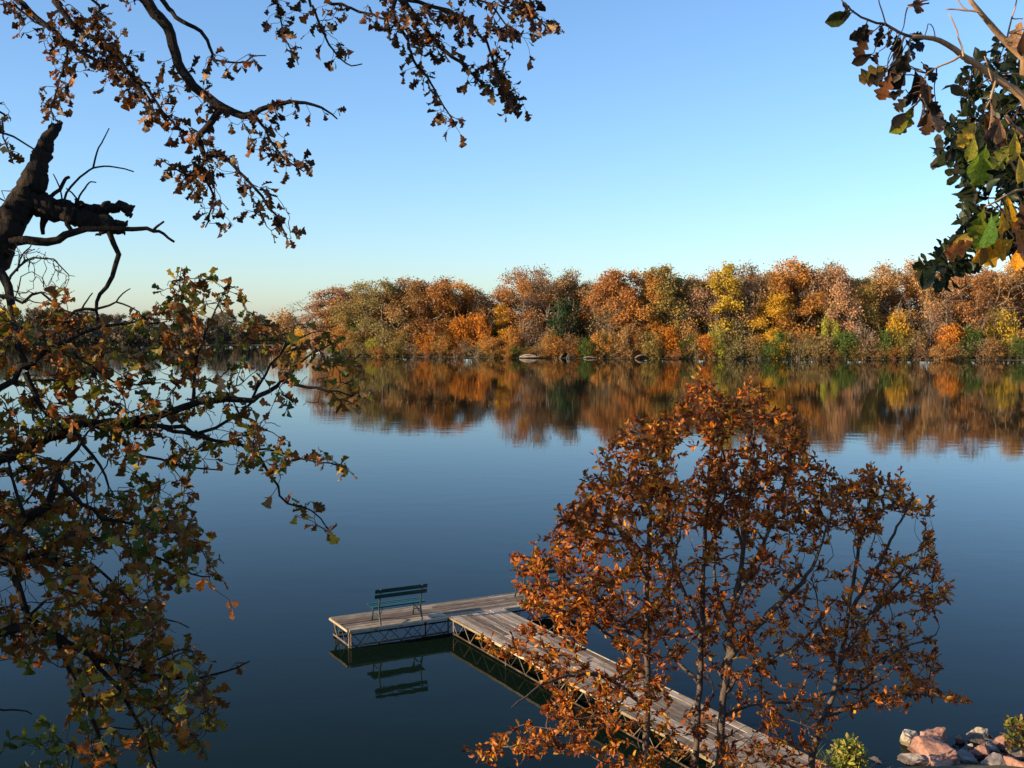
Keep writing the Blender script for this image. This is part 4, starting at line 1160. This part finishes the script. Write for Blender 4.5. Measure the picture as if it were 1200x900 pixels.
# bare twigs among the leaves
tb = np.vstack([sample_poly(POLY1, 480, .1, 34, 5), sample_poly(POLY2, 380, .1, 34, 6)])
sk.colonize(np.array([P(q[0], q[1], (7.2 if q[1] < 610 else 6.5) + rng.normal(0, .42)) for q in tb]), .05, .2, .0024, sag=0, uppen=0, start=.35, reach=.35)
tb = sample_poly([(4, 285), (55, 288), (90, 325), (75, 362), (0, 350)], 80)
sk.colonize(np.array([P(q[0], q[1], 7.4 + rng.normal(0, .2)) for q in tb]), .04, .25, .0022, sag=0, uppen=0, start=.35, reach=.4)
# unseen crown left of the frame, shaped for the shade it casts
crown_t = []
while len(crown_t) < 560:
    q = np.array([rng.uniform(-11.5, -3.6), rng.uniform(1.5, 10.5), rng.uniform(5.2, 14.5)])
    if q[2] < 8.9 and q[1] > 5.4 or q[2] < 6.6: continue
    if ((q[0] + 6.6) / 4.2) ** 2 + ((q[1] - 5.4) / 4.2) ** 2 + ((q[2] - 9.8) / 4.7) ** 2 > 1: continue
    px, py, dep = project(q)
    if px > -45 and py > -35: continue
    crown_t.append(q)
skC = Skeleton(40000); skC.add_line(tr_p[tr_p[:, 2] > 6], tr_r[tr_p[:, 2] > 6])
for q in range(7):
    a = q * 2.1 + 1.2; z0 = 7.0 + q * .8; st = np.array(T(z0)[:3])
    en = st + np.array([math.cos(a) * 2.6 - .4, math.sin(a) * 2.6, 1.8])
    px, py, _ = project(en)
    if px > -60 and py > -40: continue
    lp, lr = catmull([st, (st + en) / 2 + (0, 0, -.2), en], [.12, .08, .04], .3)
    w = Wood(); w.tube(lp, lr, 7); obj('limb', w.mesh('limb', M_bark, OAK), oak); skC.add_line(lp, lr)
tpC, tdC = skC.colonize(np.array(crown_t), .25, .1, .004)
w = Wood()
sk.twig_wood(w, .0026, 4, .42, 5, .012, .02); skT.twig_wood(w, .0022, 4, .42, 5, .012, .012); hi_s.twig_wood(w, .003, 3, .42, 5, .012); skC.twig_wood(w, .005, 3, .45, 5, .02)
o = obj('twigs', w.mesh('twigs', M_twig, OAK), oak); o['kind'] = 'stuff'
lv = Leaves()
BR, RU, TA, OL, YE, ORG, GR = (.165, .072, .014), (.28, .090, .016), (.42, .25, .11), (.18, .150, .016), (.50, .35, .045), (.48, .17, .025), (.075, .110, .020)
lv.at_tips(tpT, tdT, 2, .078, [(.06, .026, .011), (.10, .045, .014), RU, TA], [5, 4, 1.8, .9], 1.0, .75, 0, 4, .05)  # upper leaves: silhouette shade put into their darker colours
lv.at_tips(tpL, tdL, 3, .074, [BR, RU, OL, YE, ORG, GR, TA], [5.5, 2.2, 3.4, .9, 1.0, 1.4, .8], 1.0, .35, 0, 4, .08)
lv.at_tips(tpH, tdH, 4, .11, [BR, RU], [1, 1], 1.0, .4, 0, 4, .15)
lv.at_tips(tpC, tdC, 7, .13, [BR, RU, OL], [4, 3, 2], 1.2, .3, 0, 4, .35)
lv.emit(oak, 'oak', 300)

# ------------------------------------------------------------------ young trees below the bank edge
GM = 'young rusty leaved trees on the bank'
STEMS = [
 ([(757, 895), (758, 830), (759, 767), (758, 700), (760, 633), (764, 575), (768, 525)], 10.3, 10.5, 9, 2, 'young tree with the straight dark leftmost stem in front of the pier'),
 ([(815, 897), (820, 793), (823, 719), (825, 649), (829, 580), (836, 510), (842, 455)], 10.9, 11.0, 8, 2, 'young tree with the slim stem second from the left before the pier'),
 ([(843, 895), (847, 825), (855, 761), (861, 708), (871, 649), (877, 590), (882, 530), (887, 462)], 10.6, 10.7, 10, 2, 'tallest young tree whose stem forks widely above the pier edge'),
 ([(951, 897), (961, 847), (977, 812), (990, 745), (1003, 665), (1016, 600), (1024, 560)], 10.9, 11.2, 9, 2, 'young tree with the stem leaning right beside the grass tuft'),
]
SIDE = [
 [([(759, 800), (735, 765), (712, 742), (680, 720), (650, 690)], 7, 2), ([(759, 760), (720, 725), (690, 690), (655, 665), (615, 658)], 6, 1.8), ([(758, 830), (720, 800), (690, 790), (640, 800), (600, 830)], 6, 1.8), ([(759, 720), (780, 690), (792, 650), (800, 610)], 5, 1.6), ([(759, 680), (735, 640), (715, 610), (690, 600)], 4, 1.5), ([(758, 850), (715, 850), (660, 862), (590, 875)], 5, 1.6)],
 [([(822, 740), (800, 690), (785, 630), (778, 570), (745, 515)], 6, 1.6), ([(825, 660), (845, 600), (850, 540), (822, 470)], 5, 1.5), ([(820, 800), (790, 770), (775, 740), (770, 700)], 5, 1.6)],
 [([(852, 775), (880, 740), (908, 713), (930, 692), (946, 675), (960, 645), (972, 610)], 9, 2.2), ([(861, 708), (885, 660), (905, 610), (920, 560), (935, 510)], 6, 1.8), ([(848, 815), (870, 790), (905, 770), (940, 750), (965, 720)], 6, 2), ([(850, 800), (830, 770), (815, 740)], 4, 1.8), ([(858, 735), (840, 690), (838, 640), (845, 590)], 5, 1.7), ([(871, 649), (862, 600), (852, 550)], 4, 1.5), ([(846, 840), (885, 825), (930, 822), (975, 812)], 5, 2)],
 [([(967, 838), (1000, 828), (1041, 815), (1080, 814), (1116, 815)], 6, 1.6), ([(985, 775), (1015, 730), (1045, 690), (1075, 665)], 6, 1.7), ([(995, 720), (1030, 660), (1055, 610), (1070, 585)], 5, 1.6), ([(983, 790), (965, 740), (955, 690)], 4, 1.6), ([(980, 805), (1020, 780), (1060, 760), (1098, 745)], 5, 1.6)],
]
ENV = [(600, 650), (640, 640), (662, 592), (690, 560), (700, 528), (728, 500), (760, 498), (790, 478), (815, 440), (835, 440), (850, 470), (872, 452), (890, 445), (900, 480), (935, 490), (950, 520), (975, 545), (990, 570), (1015, 545), (1045, 560), (1085, 592), (1095, 640), (1112, 690), (1090, 740), (1112, 785), (1130, 815), (1100, 830), (1040, 830), (985, 835), (960, 900), (700, 905), (660, 885), (560, 890), (545, 880), (600, 850), (640, 830), (640, 790), (580, 770), (565, 760), (595, 735), (660, 740), (640, 720), (605, 705)]
def sap_dens(x, y):
    if y < 610 and x > 690 and x < 960: return 1.0
    if y > 610 and x < 790: return .58
    if y > 770 and x > 770 and x < 985: return .30
    if y > 620 and x > 790 and x < 1010: return .42
    if y > 640 and x > 1000: return .6
    return 1.0
ts = sample_poly(ENV, 2500, .12, 42, 21, sap_dens)
extra = np.array([(838, 442), (826, 436), (884, 440), (892, 452), (735, 492), (752, 498), (930, 485), (942, 495), (1016, 538), (1012, 556), (1050, 560), (1066, 572), (1090, 590), (608, 652), (602, 660), (620, 668), (1108, 690), (1112, 702), (1128, 812), (1118, 818), (1133, 820), (568, 748), (612, 740), (625, 722), (608, 750), (556, 886), (548, 880), (690, 545), (662, 600)], float)
ts = np.vstack([ts, sample_poly([(738, 508), (815, 452), (900, 470), (950, 530), (940, 625), (740, 625)], 200), sample_poly([(602, 655), (660, 600), (720, 600), (720, 740), (640, 735), (606, 712)], 120)])
ts = np.vstack([ts, np.repeat(extra, 2, 0) + rng.normal(0, 5, (len(extra) * 2, 2))])
stem_x = [[np.interp(y, [p[1] for p in S_[0]][::-1], [p[0] for p in S_[0]][::-1]) for y in range(0, 1000)] for S_ in STEMS]
bias = [38, 10, 0, 12]
assign = [[], [], [], []]
for q in ts:
    y = int(min(max(q[1], 0), 999))
    cost = [abs(q[0] - stem_x[k][y]) - bias[k] + rng.normal(0, 14) + (60 if q[1] < [500, 440, 440, 535][k] - 5 else 0) for k in range(4)]
    assign[int(np.argmin(cost))].append(q)
RB, OB, DB, GOLD = (.29, .076, .013), (.50, .165, .017), (.15, .042, .011), (.55, .27, .03)
for k, (pix, d0, d1, w0, w1, label) in enumerate(STEMS):
    b0 = P(pix[0][0], pix[0][1], d0)
    gz = float(ground_z(b0[0], b0[1]))
    root = empty('young_tree', (b0[0] + random.uniform(-.1, .1), b0[1] + .05, gz - .05))
    tag(root, label, 'tree', GM)
    s4 = Skeleton(40000)
    L = np.array(root.location)
    limb([(L[0], L[1], L[2], .075), ((L[0] + b0[0]) / 2, L[1], (gz + b0[2]) / 2, w0 / 2 * d0 / F_PX * 1.1)], pix, d0, d1, w0, w1, s4, .09, .006, 8, 'trunk', root=root, mat=M_stem)
    for m, (sp, a, b) in enumerate(SIDE[k]):
        dd = rng.normal(0, .55)
        lp, lr = [], []
        for j, q in enumerate(sp):
            f = j / (len(sp) - 1)
            base_d = d0 + (d1 - d0) * np.interp(-sp[0][1], [-pix[0][1], -pix[-1][1]], [0, 1])
            dq = base_d + dd * f
            lp.append(P(q[0], q[1], dq)); lr.append((a + (b - a) * f) / 2 * dq / F_PX)
        lp, lr = catmull(lp, lr, .08); lp = lp + rng.normal(0, .006, lp.shape)
        w = Wood(); w.tube(lp, lr, 6); obj('branch', w.mesh('branch', M_stem, L), root); s4.add_line(lp, lr)
    tt = np.array([P(q[0], q[1], (d0 + d1) / 2 + np.clip(rng.normal(0, .62), -1.3, 1.3)) for q in assign[k]])
    tp, td = s4.colonize(tt, .09, .07, .0028, sag=.06, uppen=1.2, start=.45, reach=.62)
    w = Wood(); s4.twig_wood(w, .0032, 4, .42, 5, .012, .022)
    o = obj('twigs', w.mesh('twigs', M_stem, L), root); o['kind'] = 'stuff'
    lv = Leaves()
    lv.at_tips(tp, td, 9, .060, [RB, OB, DB, GOLD], [5, 3.8, 2.0, .8 if k else 1.6], 1.0, -.05, 0, 3, .16)
    lv.emit(root, 'ellipse', 300)

# ------------------------------------------------------------------ trees on the right
R1 = np.array([2.75, 3.0, 0.0]); R1[2] = float(ground_z(R1[0], R1[1])) - .05
rt = empty('oak_sapling', R1)
tag(rt, 'near oak sapling with sunlit tan branches and large yellow and green leaves', 'tree')
sR = Skeleton(8000)
tp_, tr_ = catmull([R1, R1 + (-.03, 0, .7), R1 + (-.10, .03, 1.6), R1 + (-.06, .08, 2.4), R1 + (.05, .1, 3.3), R1 + (.0, .2, 4.4)], [.055, .048, .042, .030, .018, .005], .12)
w = Wood(); w.tube(tp_, tr_, 9); obj('trunk', w.mesh('trunk', M_stem, R1), rt)
def rl(pix, d0, d1, w0, w1, pre=(), mat=M_tan_bark, sides=8):
    return limb(list(pre), pix, d0, d1, w0, w1, sR, .03, .0016, sides, 'branch', root=rt, mat=mat)
rl([(1230, 132), (1200, 113), (1167, 92), (1148, 78), (1129, 66), (1110, 52), (1094, 45), (1080, 43), (1068, 43)], 2.9, 2.75, 11, 4, [(2.66, 3.03, R1[2] + 1.55, .026), (2.42, 3.0, 8.0, .022), (1.95, 2.95, 8.50, .017)])
rl([(1068, 43), (1054, 38), (1038, 29), (1028, 27), (1016, 23), (1004, 17), (997, 11), (990, 3)], 2.75, 2.7, 3.6, 1.8, mat=M_twig, sides=6)
rl([(1038, 29), (1034, 14), (1029, -4)], 2.72, 2.7, 2, 1.4, mat=M_twig, sides=5)
rl([(1225, 92), (1200, 69), (1176, 46), (1160, 28), (1150, 16), (1132, -6)], 2.9, 2.8, 10, 5, [(2.65, 3.05, R1[2] + 1.85, .022), (2.42, 3.0, 8.25, .019), (1.95, 2.95, 8.66, .015)])
rl([(1148, 14), (1130, 12), (1118, 10), (1108, 11)], 2.8, 2.8, 2.6, 1.6, mat=M_tan_bark, sides=5)
rl([(1134, 12), (1125, 4), (1121, -4)], 2.8, 2.8, 2, 1.4, sides=5)
rl([(1129, 66), (1124, 45), (1118, 28), (1112, 16)], 2.78, 2.78, 2.4, 1.4, sides=5)
rl([(1180, 46), (1186, 22), (1192, -4)], 2.86, 2.86, 2.4, 1.6, sides=5)
rl([(1125, 66), (1110, 74), (1098, 79), (1086, 86), (1082, 100), (1078, 115)], 2.77, 2.75, 3, 1.6, sides=6)
rl([(1096, 45), (1094, 32), (1088, 28), (1084, 42)], 2.75, 2.75, 1.4, 1.2, sides=4, mat=M_twig)
rl([(1167, 92), (1163, 108), (1157, 124), (1152, 131)], 2.82, 2.78, 3.2, 1.8, sides=6)
rl([(1163, 95), (1158, 80), (1154, 66)], 2.82, 2.8, 2.2, 1.3, sides=5)
rl([(1230, 248), (1201, 212), (1190, 199), (1182, 188), (1172, 178)], 2.85, 2.8, 5, 2, [(2.66, 3.02, R1[2] + 1.3, .018), (2.4, 2.96, 7.72, .015), (1.9, 2.9, 8.12, .012)])
rl([(1230, 230), (1201, 222), (1182, 228), (1166, 236), (1154, 243)], 2.85, 2.75, 3.4, 1.8, [(2.66, 3.02, R1[2] + 1.42, .014), (2.4, 2.98, 7.9, .011), (1.9, 2.9, 8.24, .008)])
rl([(1225, 164), (1200, 156), (1188, 148), (1178, 134)], 2.9, 2.85, 8, 4, [(2.66, 3.03, R1[2] + 1.7, .02), (2.4, 3.0, 8.1, .016), (1.95, 2.95, 8.4, .013)])
rl([(1100, -4), (1088, 4), (1075, 6), (1064, 8)], 2.8, 2.8, 2.4, 1.6, [(2.70, 3.08, 8.9, .010), (2.2, 3.0, 9.05, .007)], sides=5)
LG, LB, LD, LY, LO, LT = (.060, .075, .014), (.085, .042, .020), (.026, .019, .012), (.62, .40, .05), (.62, .27, .02), (.38, .22, .12)
# (px, py of the base, direction in the picture, length px, colour, kind)
NL = [(997, 12, -150, 28, LD, 0), (1000, 14, 205, 34, LG, 1), (986, 0, -60, 26, LD, 0), (1016, 24, -100, 30, LD, 2), (1019, 40, -120, 34, LB, 0), (1024, 62, -150, 30, LD, 1), (1034, 28, -100, 30, LD, 0), (1040, 76, -150, 40, (.13, .09, .02), 0), (1044, 84, -110, 38, (.16, .06, .02), 0),
 (1055, 40, -95, 34, LD, 1), (1060, 44, -60, 32, LD, 0), (1066, 44, -30, 26, LD, 2), (1058, 60, -110, 40, LD, 1), (1062, 76, -100, 44, LD, 0), (1072, 80, -80, 42, LD, 1), (1078, 88, -70, 40, LB, 0), (1070, 100, -110, 34, LD, 1), (1066, 110, -130, 30, LD, 0), (1072, 124, -120, 44, (.15, .17, .02), 0), (1068, 134, -135, 34, (.24, .26, .03), 1), (1080, 116, -80, 36, LT, 2), (1086, 118, -60, 44, LT, 0), (1096, 116, -85, 40, LB, 1), (1090, 130, -100, 32, LB, 0),
 (1144, 140, -120, 40, LY, 0), (1142, 158, -100, 34, (.22, .22, .03), 1), (1152, 131, -70, 36, LB, 2), (1160, 116, -80, 42, LT, 1), (1166, 134, -75, 40, LB, 0), (1172, 140, -90, 34, LT, 1), (1156, 168, -100, 58, (.17, .24, .025), 0), (1150, 176, -110, 40, (.10, .17, .02), 1), (1178, 156, -80, 36, (.45, .33, .04), 0), (1190, 152, -95, 44, (.55, .40, .05), 1), (1196, 120, -110, 30, LB, 0), (1182, 168, -120, 36, (.20, .20, .03), 0), (1194, 180, -80, 38, LY, 1),
 (1180, 226, -85, 52, (.68, .36, .02), 1), (1178, 256, -115, 66, (.72, .33, .02), 1), (1184, 256, -60, 54, (.40, .14, .02), 0), (1190, 278, -140, 54, (.50, .28, .03), 0), (1196, 286, -100, 34, LO, 1), (1154, 243, -110, 44, (.16, .19, .02), 0), (1162, 250, -95, 50, (.06, .13, .02), 1), (1172, 248, -120, 56, (.09, .17, .02), 0), (1148, 268, -140, 44, (.24, .17, .02), 1), (1142, 282, -150, 38, (.50, .17, .05), 0), (1150, 280, -80, 34, (.24, .14, .02), 1), (1196, 236, -80, 34, LB, 0), (1198, 22, -110, 40, LT, 0), (1200, 34, -90, 34, LB, 1), (1074, -6, -80, 22, LB, 0)]
lv = Leaves()
w = Wood()
NL += [(a_[0] + random.uniform(-9, 9), a_[1] + random.uniform(-8, 8), a_[2] + random.uniform(-35, 35), a_[3] * random.uniform(.6, .95), a_[4] if a_[4][0] < .1 else LD, random.randrange(3)) for a_ in NL if a_[0] < 1100 and a_[1] > 20]
for (px, py, ang, ln, c, kd) in NL:
    d = 2.78 + rng.normal(0, .035)
    p = P(px, py, d); e = P(px + math.cos(R(ang)) * ln * .88, py - math.sin(R(ang)) * ln * .88, d + rng.normal(0, .02))
    v = e - p
    nr = np.array([0, -1, .2]) + rng.normal(0, .36, 3)
    lv.add(p[None], v[None], nr[None], np.array([np.linalg.norm(v)]), (np.array(c) * rng.uniform(.85, 1.15))[None], kd)
    i = int(np.argmin(np.sum((sR.p[:sR.n] - p) ** 2, 1)))
    a = sR.p[i]
    if np.linalg.norm(a - p) > .004:
        m = (a + p) / 2 + np.array([0, 0, .003])
        wob = rng.normal(0, .05 * np.linalg.norm(a - p), (2, 3)); cp, cr = catmull([a, a * .67 + p * .33 + wob[0], a * .33 + p * .67 + wob[1], p], [.0020, .0017, .0014, .0012], .02); w.tube(cp, cr, 5)
    mid = p + v * .85; q, cr = catmull([p - unit(v) * .001, p + v * .02], [.0016, .001], .02); w.tube(q, cr, 4)
o = obj('twigs', w.mesh('twigs', M_twig, R1), rt); o['kind'] = 'stuff'
ms_save = LEAF['oak']
ot = []
while len(ot) < 70:
    q = np.array([rng.uniform(1.6, 3.6), rng.uniform(2.3, 3.9), rng.uniform(7.5, 10.0)])
    px, py, _ = project(q)
    if px < 1270 and py > -60: continue
    ot.append(q)
sO = Skeleton(8000); sO.add_line(tp_[tp_[:, 2] > 7.4], tr_[tp_[:, 2] > 7.4])
oi_ = project(sR.p[:sR.n])[0] > 1215
for q_ in range(1): sO.add_line(sR.p[:sR.n][oi_], np.full(int(oi_.sum()), .008))
tO, dO = sO.colonize(np.array(ot), .08, .1, .002)
w = Wood(); sO.twig_wood(w, .002, 4, .42, 5, .01, .008)
o = obj('twigs', w.mesh('twigs', M_twig, R1), rt); o['kind'] = 'stuff'
lv.at_tips(tO, dO, 4, .10, [LG, LB, LY, LT, LD], [3, 3, 1.4, 1, 2], .9, .6, 0, 3, .12)
LEAF['near'] = [leaf_template(OAK_A, .25, -.18, .25, .25, 31), leaf_template(OBOV, .3, -.25, .2, .2, 32), leaf_template(OAK_B, .6, -.35, .6, .4, 33)]
lv.emit(rt, 'near', 300)

R2 = np.array([5.2, 6.6, 0.0]); R2[2] = float(ground_z(R2[0], R2[1])) - .05
r2 = empty('oak_tree', R2)
tag(r2, 'dark green leaved oak behind the sunlit sapling at the right edge', 'tree')
s2 = Skeleton(30000)
tp_, tr_ = catmull([R2, R2 + (.05, 0, 1.4), R2 + (-.05, .05, 3.0), R2 + (.0, .1, 4.6), R2 + (.1, .1, 6.0)], [.14, .12, .10, .07, .03], .2)
w = Wood(); w.tube(tp_, tr_, 10); obj('trunk', w.mesh('trunk', M_bark, R2), r2); s2.add_line(tp_[tp_[:, 2] > 6], tr_[tp_[:, 2] > 6])
for pix, w0, w1, z in [([(1230, 250), (1200, 262), (1165, 275), (1130, 288), (1105, 298), (1090, 310)], 8, 2, 8.3), ([(1240, 150), (1205, 160), (1170, 150), (1135, 140), (1108, 150)], 7, 2, 8.9), ([(1240, 70), (1205, 80), (1175, 90), (1150, 62)], 6, 2, 9.3), ([(1240, 205), (1205, 212), (1170, 205), (1140, 198), (1118, 200)], 6, 2, 8.6), ([(1240, 320), (1205, 290), (1170, 300), (1150, 290)], 5, 2, 8.0)]:
    limb([(np.interp(z - .9, tp_[:, 2], tp_[:, 0]), np.interp(z - .9, tp_[:, 2], tp_[:, 1]), z - .9, .045), (4.3 + rng.normal(0, .2), 6.5, z - .35 + rng.normal(0, .15), .03)], pix, 6.4, 6.1, w0, w1, s2, .06, .006, 6, 'branch', root=r2)
PR = [(1080, 322), (1085, 300), (1110, 288), (1128, 262), (1138, 225), (1112, 208), (1120, 190), (1098, 180), (1092, 165), (1100, 150), (1130, 140), (1120, 100), (1140, 62), (1165, 50), (1200, 40), (1260, 40), (1260, 300), (1190, 296), (1150, 282), (1125, 305), (1105, 332), (1090, 330)]
t3 = sample_poly(PR, 680, .18, 28, 33, lambda x, y: .45 if y < 130 else 1.0)
tp, td = s2.colonize(np.array([P(q[0], q[1], 6.1 + rng.normal(0, .35)) for q in t3]), .06, .1, .0025)
off_t = []
while len(off_t) < 220:
    q = np.array([rng.uniform(3.7, 7.5), rng.uniform(4.8, 8.8), rng.uniform(6.2, 11.0)])
    if ((q[0] - 5.5) / 1.9) ** 2 + ((q[1] - 6.8) / 1.9) ** 2 + ((q[2] - 8.6) / 2.4) ** 2 > 1: continue
    px, py, _ = project(q)
    if px < 1250: continue
    off_t.append(q)
tp2, td2 = s2.colonize(np.array(off_t), .15, .1, .003)
w = Wood(); s2.twig_wood(w, .0028, 4, .42, 5, .012)
o = obj('twigs', w.mesh('twigs', M_twig, R2), r2); o['kind'] = 'stuff'
lv = Leaves()
lv.at_tips(tp, td, 4, .075, [(.020, .032, .014), (.03, .04, .014), (.045, .035, .016)], [4, 3, 1], 1.0, .2, 0, 3, .09)
lv.at_tips(tp2, td2, 5, .085, [(.020, .032, .014), (.03, .04, .014)], [1, 1], 1.0, .2, 0, 3, .2)
lv.emit(r2, 'obovate', 300)

# ------------------------------------------------------------------ bank plants
def blade_tuft(name, label, base, n, h, spread, cols, cat='grass tuft'):
    V, Fc, Tn, off = [], [], [], 0
    for q in range(n):
        a = rng.uniform(0, 6.28); l = h * rng.uniform(.5, 1.1); lean = rng.uniform(.15, .8) * l
        o0 = base + np.array([rng.normal(0, spread), rng.normal(0, spread), 0]); dr = np.array([math.cos(a), math.sin(a), 0]); sd = np.array([-dr[1], dr[0], 0])
        c = np.array(cols[rng.integers(len(cols))]) * rng.uniform(.7, 1.3)
        for k in range(5):
            f = k / 4; p = o0 + dr * lean * f * f + np.array([0, 0, l * (f - .28 * f * f)])
            wd = .010 * (1 - f) + .001
            V += [p - sd * wd, p + sd * wd]; Tn += [c, c]
        for k in range(4): b = off + 2 * k; Fc.append((b, b + 1, b + 3, b + 2))
        off += 10
    o = obj(name, mesh_from(name, np.array(V) - base, np.array(Fc), M_leaf_mass, True, np.array(Tn)), None, base)
    return tag(o, label, cat)
gz = lambda x, y: float(ground_z(x, y))
gp = np.array([5.66, 18.5, gz(5.66, 18.5) + .02])
blade_tuft('grass_tuft', 'yellowing grass tuft beside the pier end at the shore', gp, 300, .6, .22, [(.36, .34, .06), (.22, .27, .045), (.46, .36, .10), (.13, .19, .035)])
def weed(label, base, h, spread, n, cols, leaf, name='weed', per=4):
    root = empty(name, base); tag(root, label, 'shrub')
    s = Skeleton(9000); w = Wood()
    for q in range(7):
        a = q * 2.4 + rng.uniform(-.3, .3); l = spread * rng.uniform(.2, .8)
        lp, lr = catmull([base + (math.cos(a) * .03, math.sin(a) * .03, -.05), base + (math.cos(a) * l * .4, math.sin(a) * l * .4, h * .4), base + (math.cos(a) * l, math.sin(a) * l, h * rng.uniform(.6, .85))], [.008, .006, .003], .08)
        w.tube(lp, lr, 5); s.add_line(lp, lr)
    u = unit(rng.normal(0, 1, (n, 3))) * rng.random((n, 1)) ** .5 * np.array([spread, spread, h * .45]) + base + np.array([0, 0, h * .58])
    tp, td = s.colonize(u, .08, .1, .002)
    s.twig_wood(w, .002, 4)
    o = obj('stems', w.mesh('stems', M_twig, base), root)
    lv = Leaves(); lv.at_tips(tp, td, per, leaf, cols, [1] * len(cols), .9, .0, 0, 3, .08); lv.emit(root, 'ellipse', 60)
    return root
b = P(40, 905, 6.6); b[2] = gz(b[0], b[1]); weed('leafy green shrub in the lower left corner under the oak', b, P(40, 850, 6.6)[2] - b[2], .42, 130, [(.09, .15, .025), (.16, .19, .03), (.06, .10, .02)], .065)
b = P(75, 905, 6.9); b[2] = gz(b[0], b[1]); weed('yellow and brown leaved shrub right of the green one in the lower left corner', b, P(75, 845, 6.9)[2] - b[2], .30, 80, [(.34, .25, .045), (.22, .10, .03), (.16, .17, .03)], .07)
b = np.array([5.72, 18.35, gz(5.72, 18.35)]); weed('small yellow green bush at the shore between the leaning young tree and the boulders', b, .85, .34, 170, [(.34, .33, .05), (.20, .25, .04), (.44, .34, .08), (.12, .17, .03)], .085)
b = np.array([9.35, 19.6, gz(9.35, 19.6)]); weed('green bush at the lower right edge beside the boulders', b, .85, .40, 110, [(.10, .14, .025), (.20, .15, .03), (.15, .08, .025)], .10)
b = np.array([5.15, 18.0, gz(5.15, 18.0)]); weed('low red brown bush at the shore between grass tuft and pier', b, .5, .30, 70, [(.25, .08, .03), (.34, .16, .07)], .08)
# short grass and leaf litter on the near bank
V, Fc, Tn, off = [], [], [], 0
for q in range(9000):
    x = rng.uniform(-12, 13); y = rng.uniform(-3, 18.4)
    z = float(ground_z(x, y)) + .01; a = rng.uniform(0, 6.28); l = rng.uniform(.05, .16); dr = np.array([math.cos(a), math.sin(a), 0]); sd = np.array([-dr[1], dr[0], 0]) * .006
    p = np.array([x, y, z]); t = p + dr * l * .6 + np.array([0, 0, l])
    V += [p - sd, p + sd, t + sd * .2, t - sd * .2]; c = np.array([(.10, .12, .03), (.20, .15, .06), (.07, .10, .02)][rng.integers(3)]); Tn += [c] * 4; Fc.append((off, off + 1, off + 2, off + 3)); off += 4
o = obj('grass', mesh_from('grass', V, np.array(Fc), M_leaf_mass, False, np.array(Tn))); tag(o, 'thin short grass on the near bank', 'grass', kind='stuff')
print('TRIS', sum(len(m.loop_triangles) or sum(len(p.vertices) - 2 for p in m.polygons) for m in bpy.data.meshes), 'OBJS', len(bpy.data.objects))
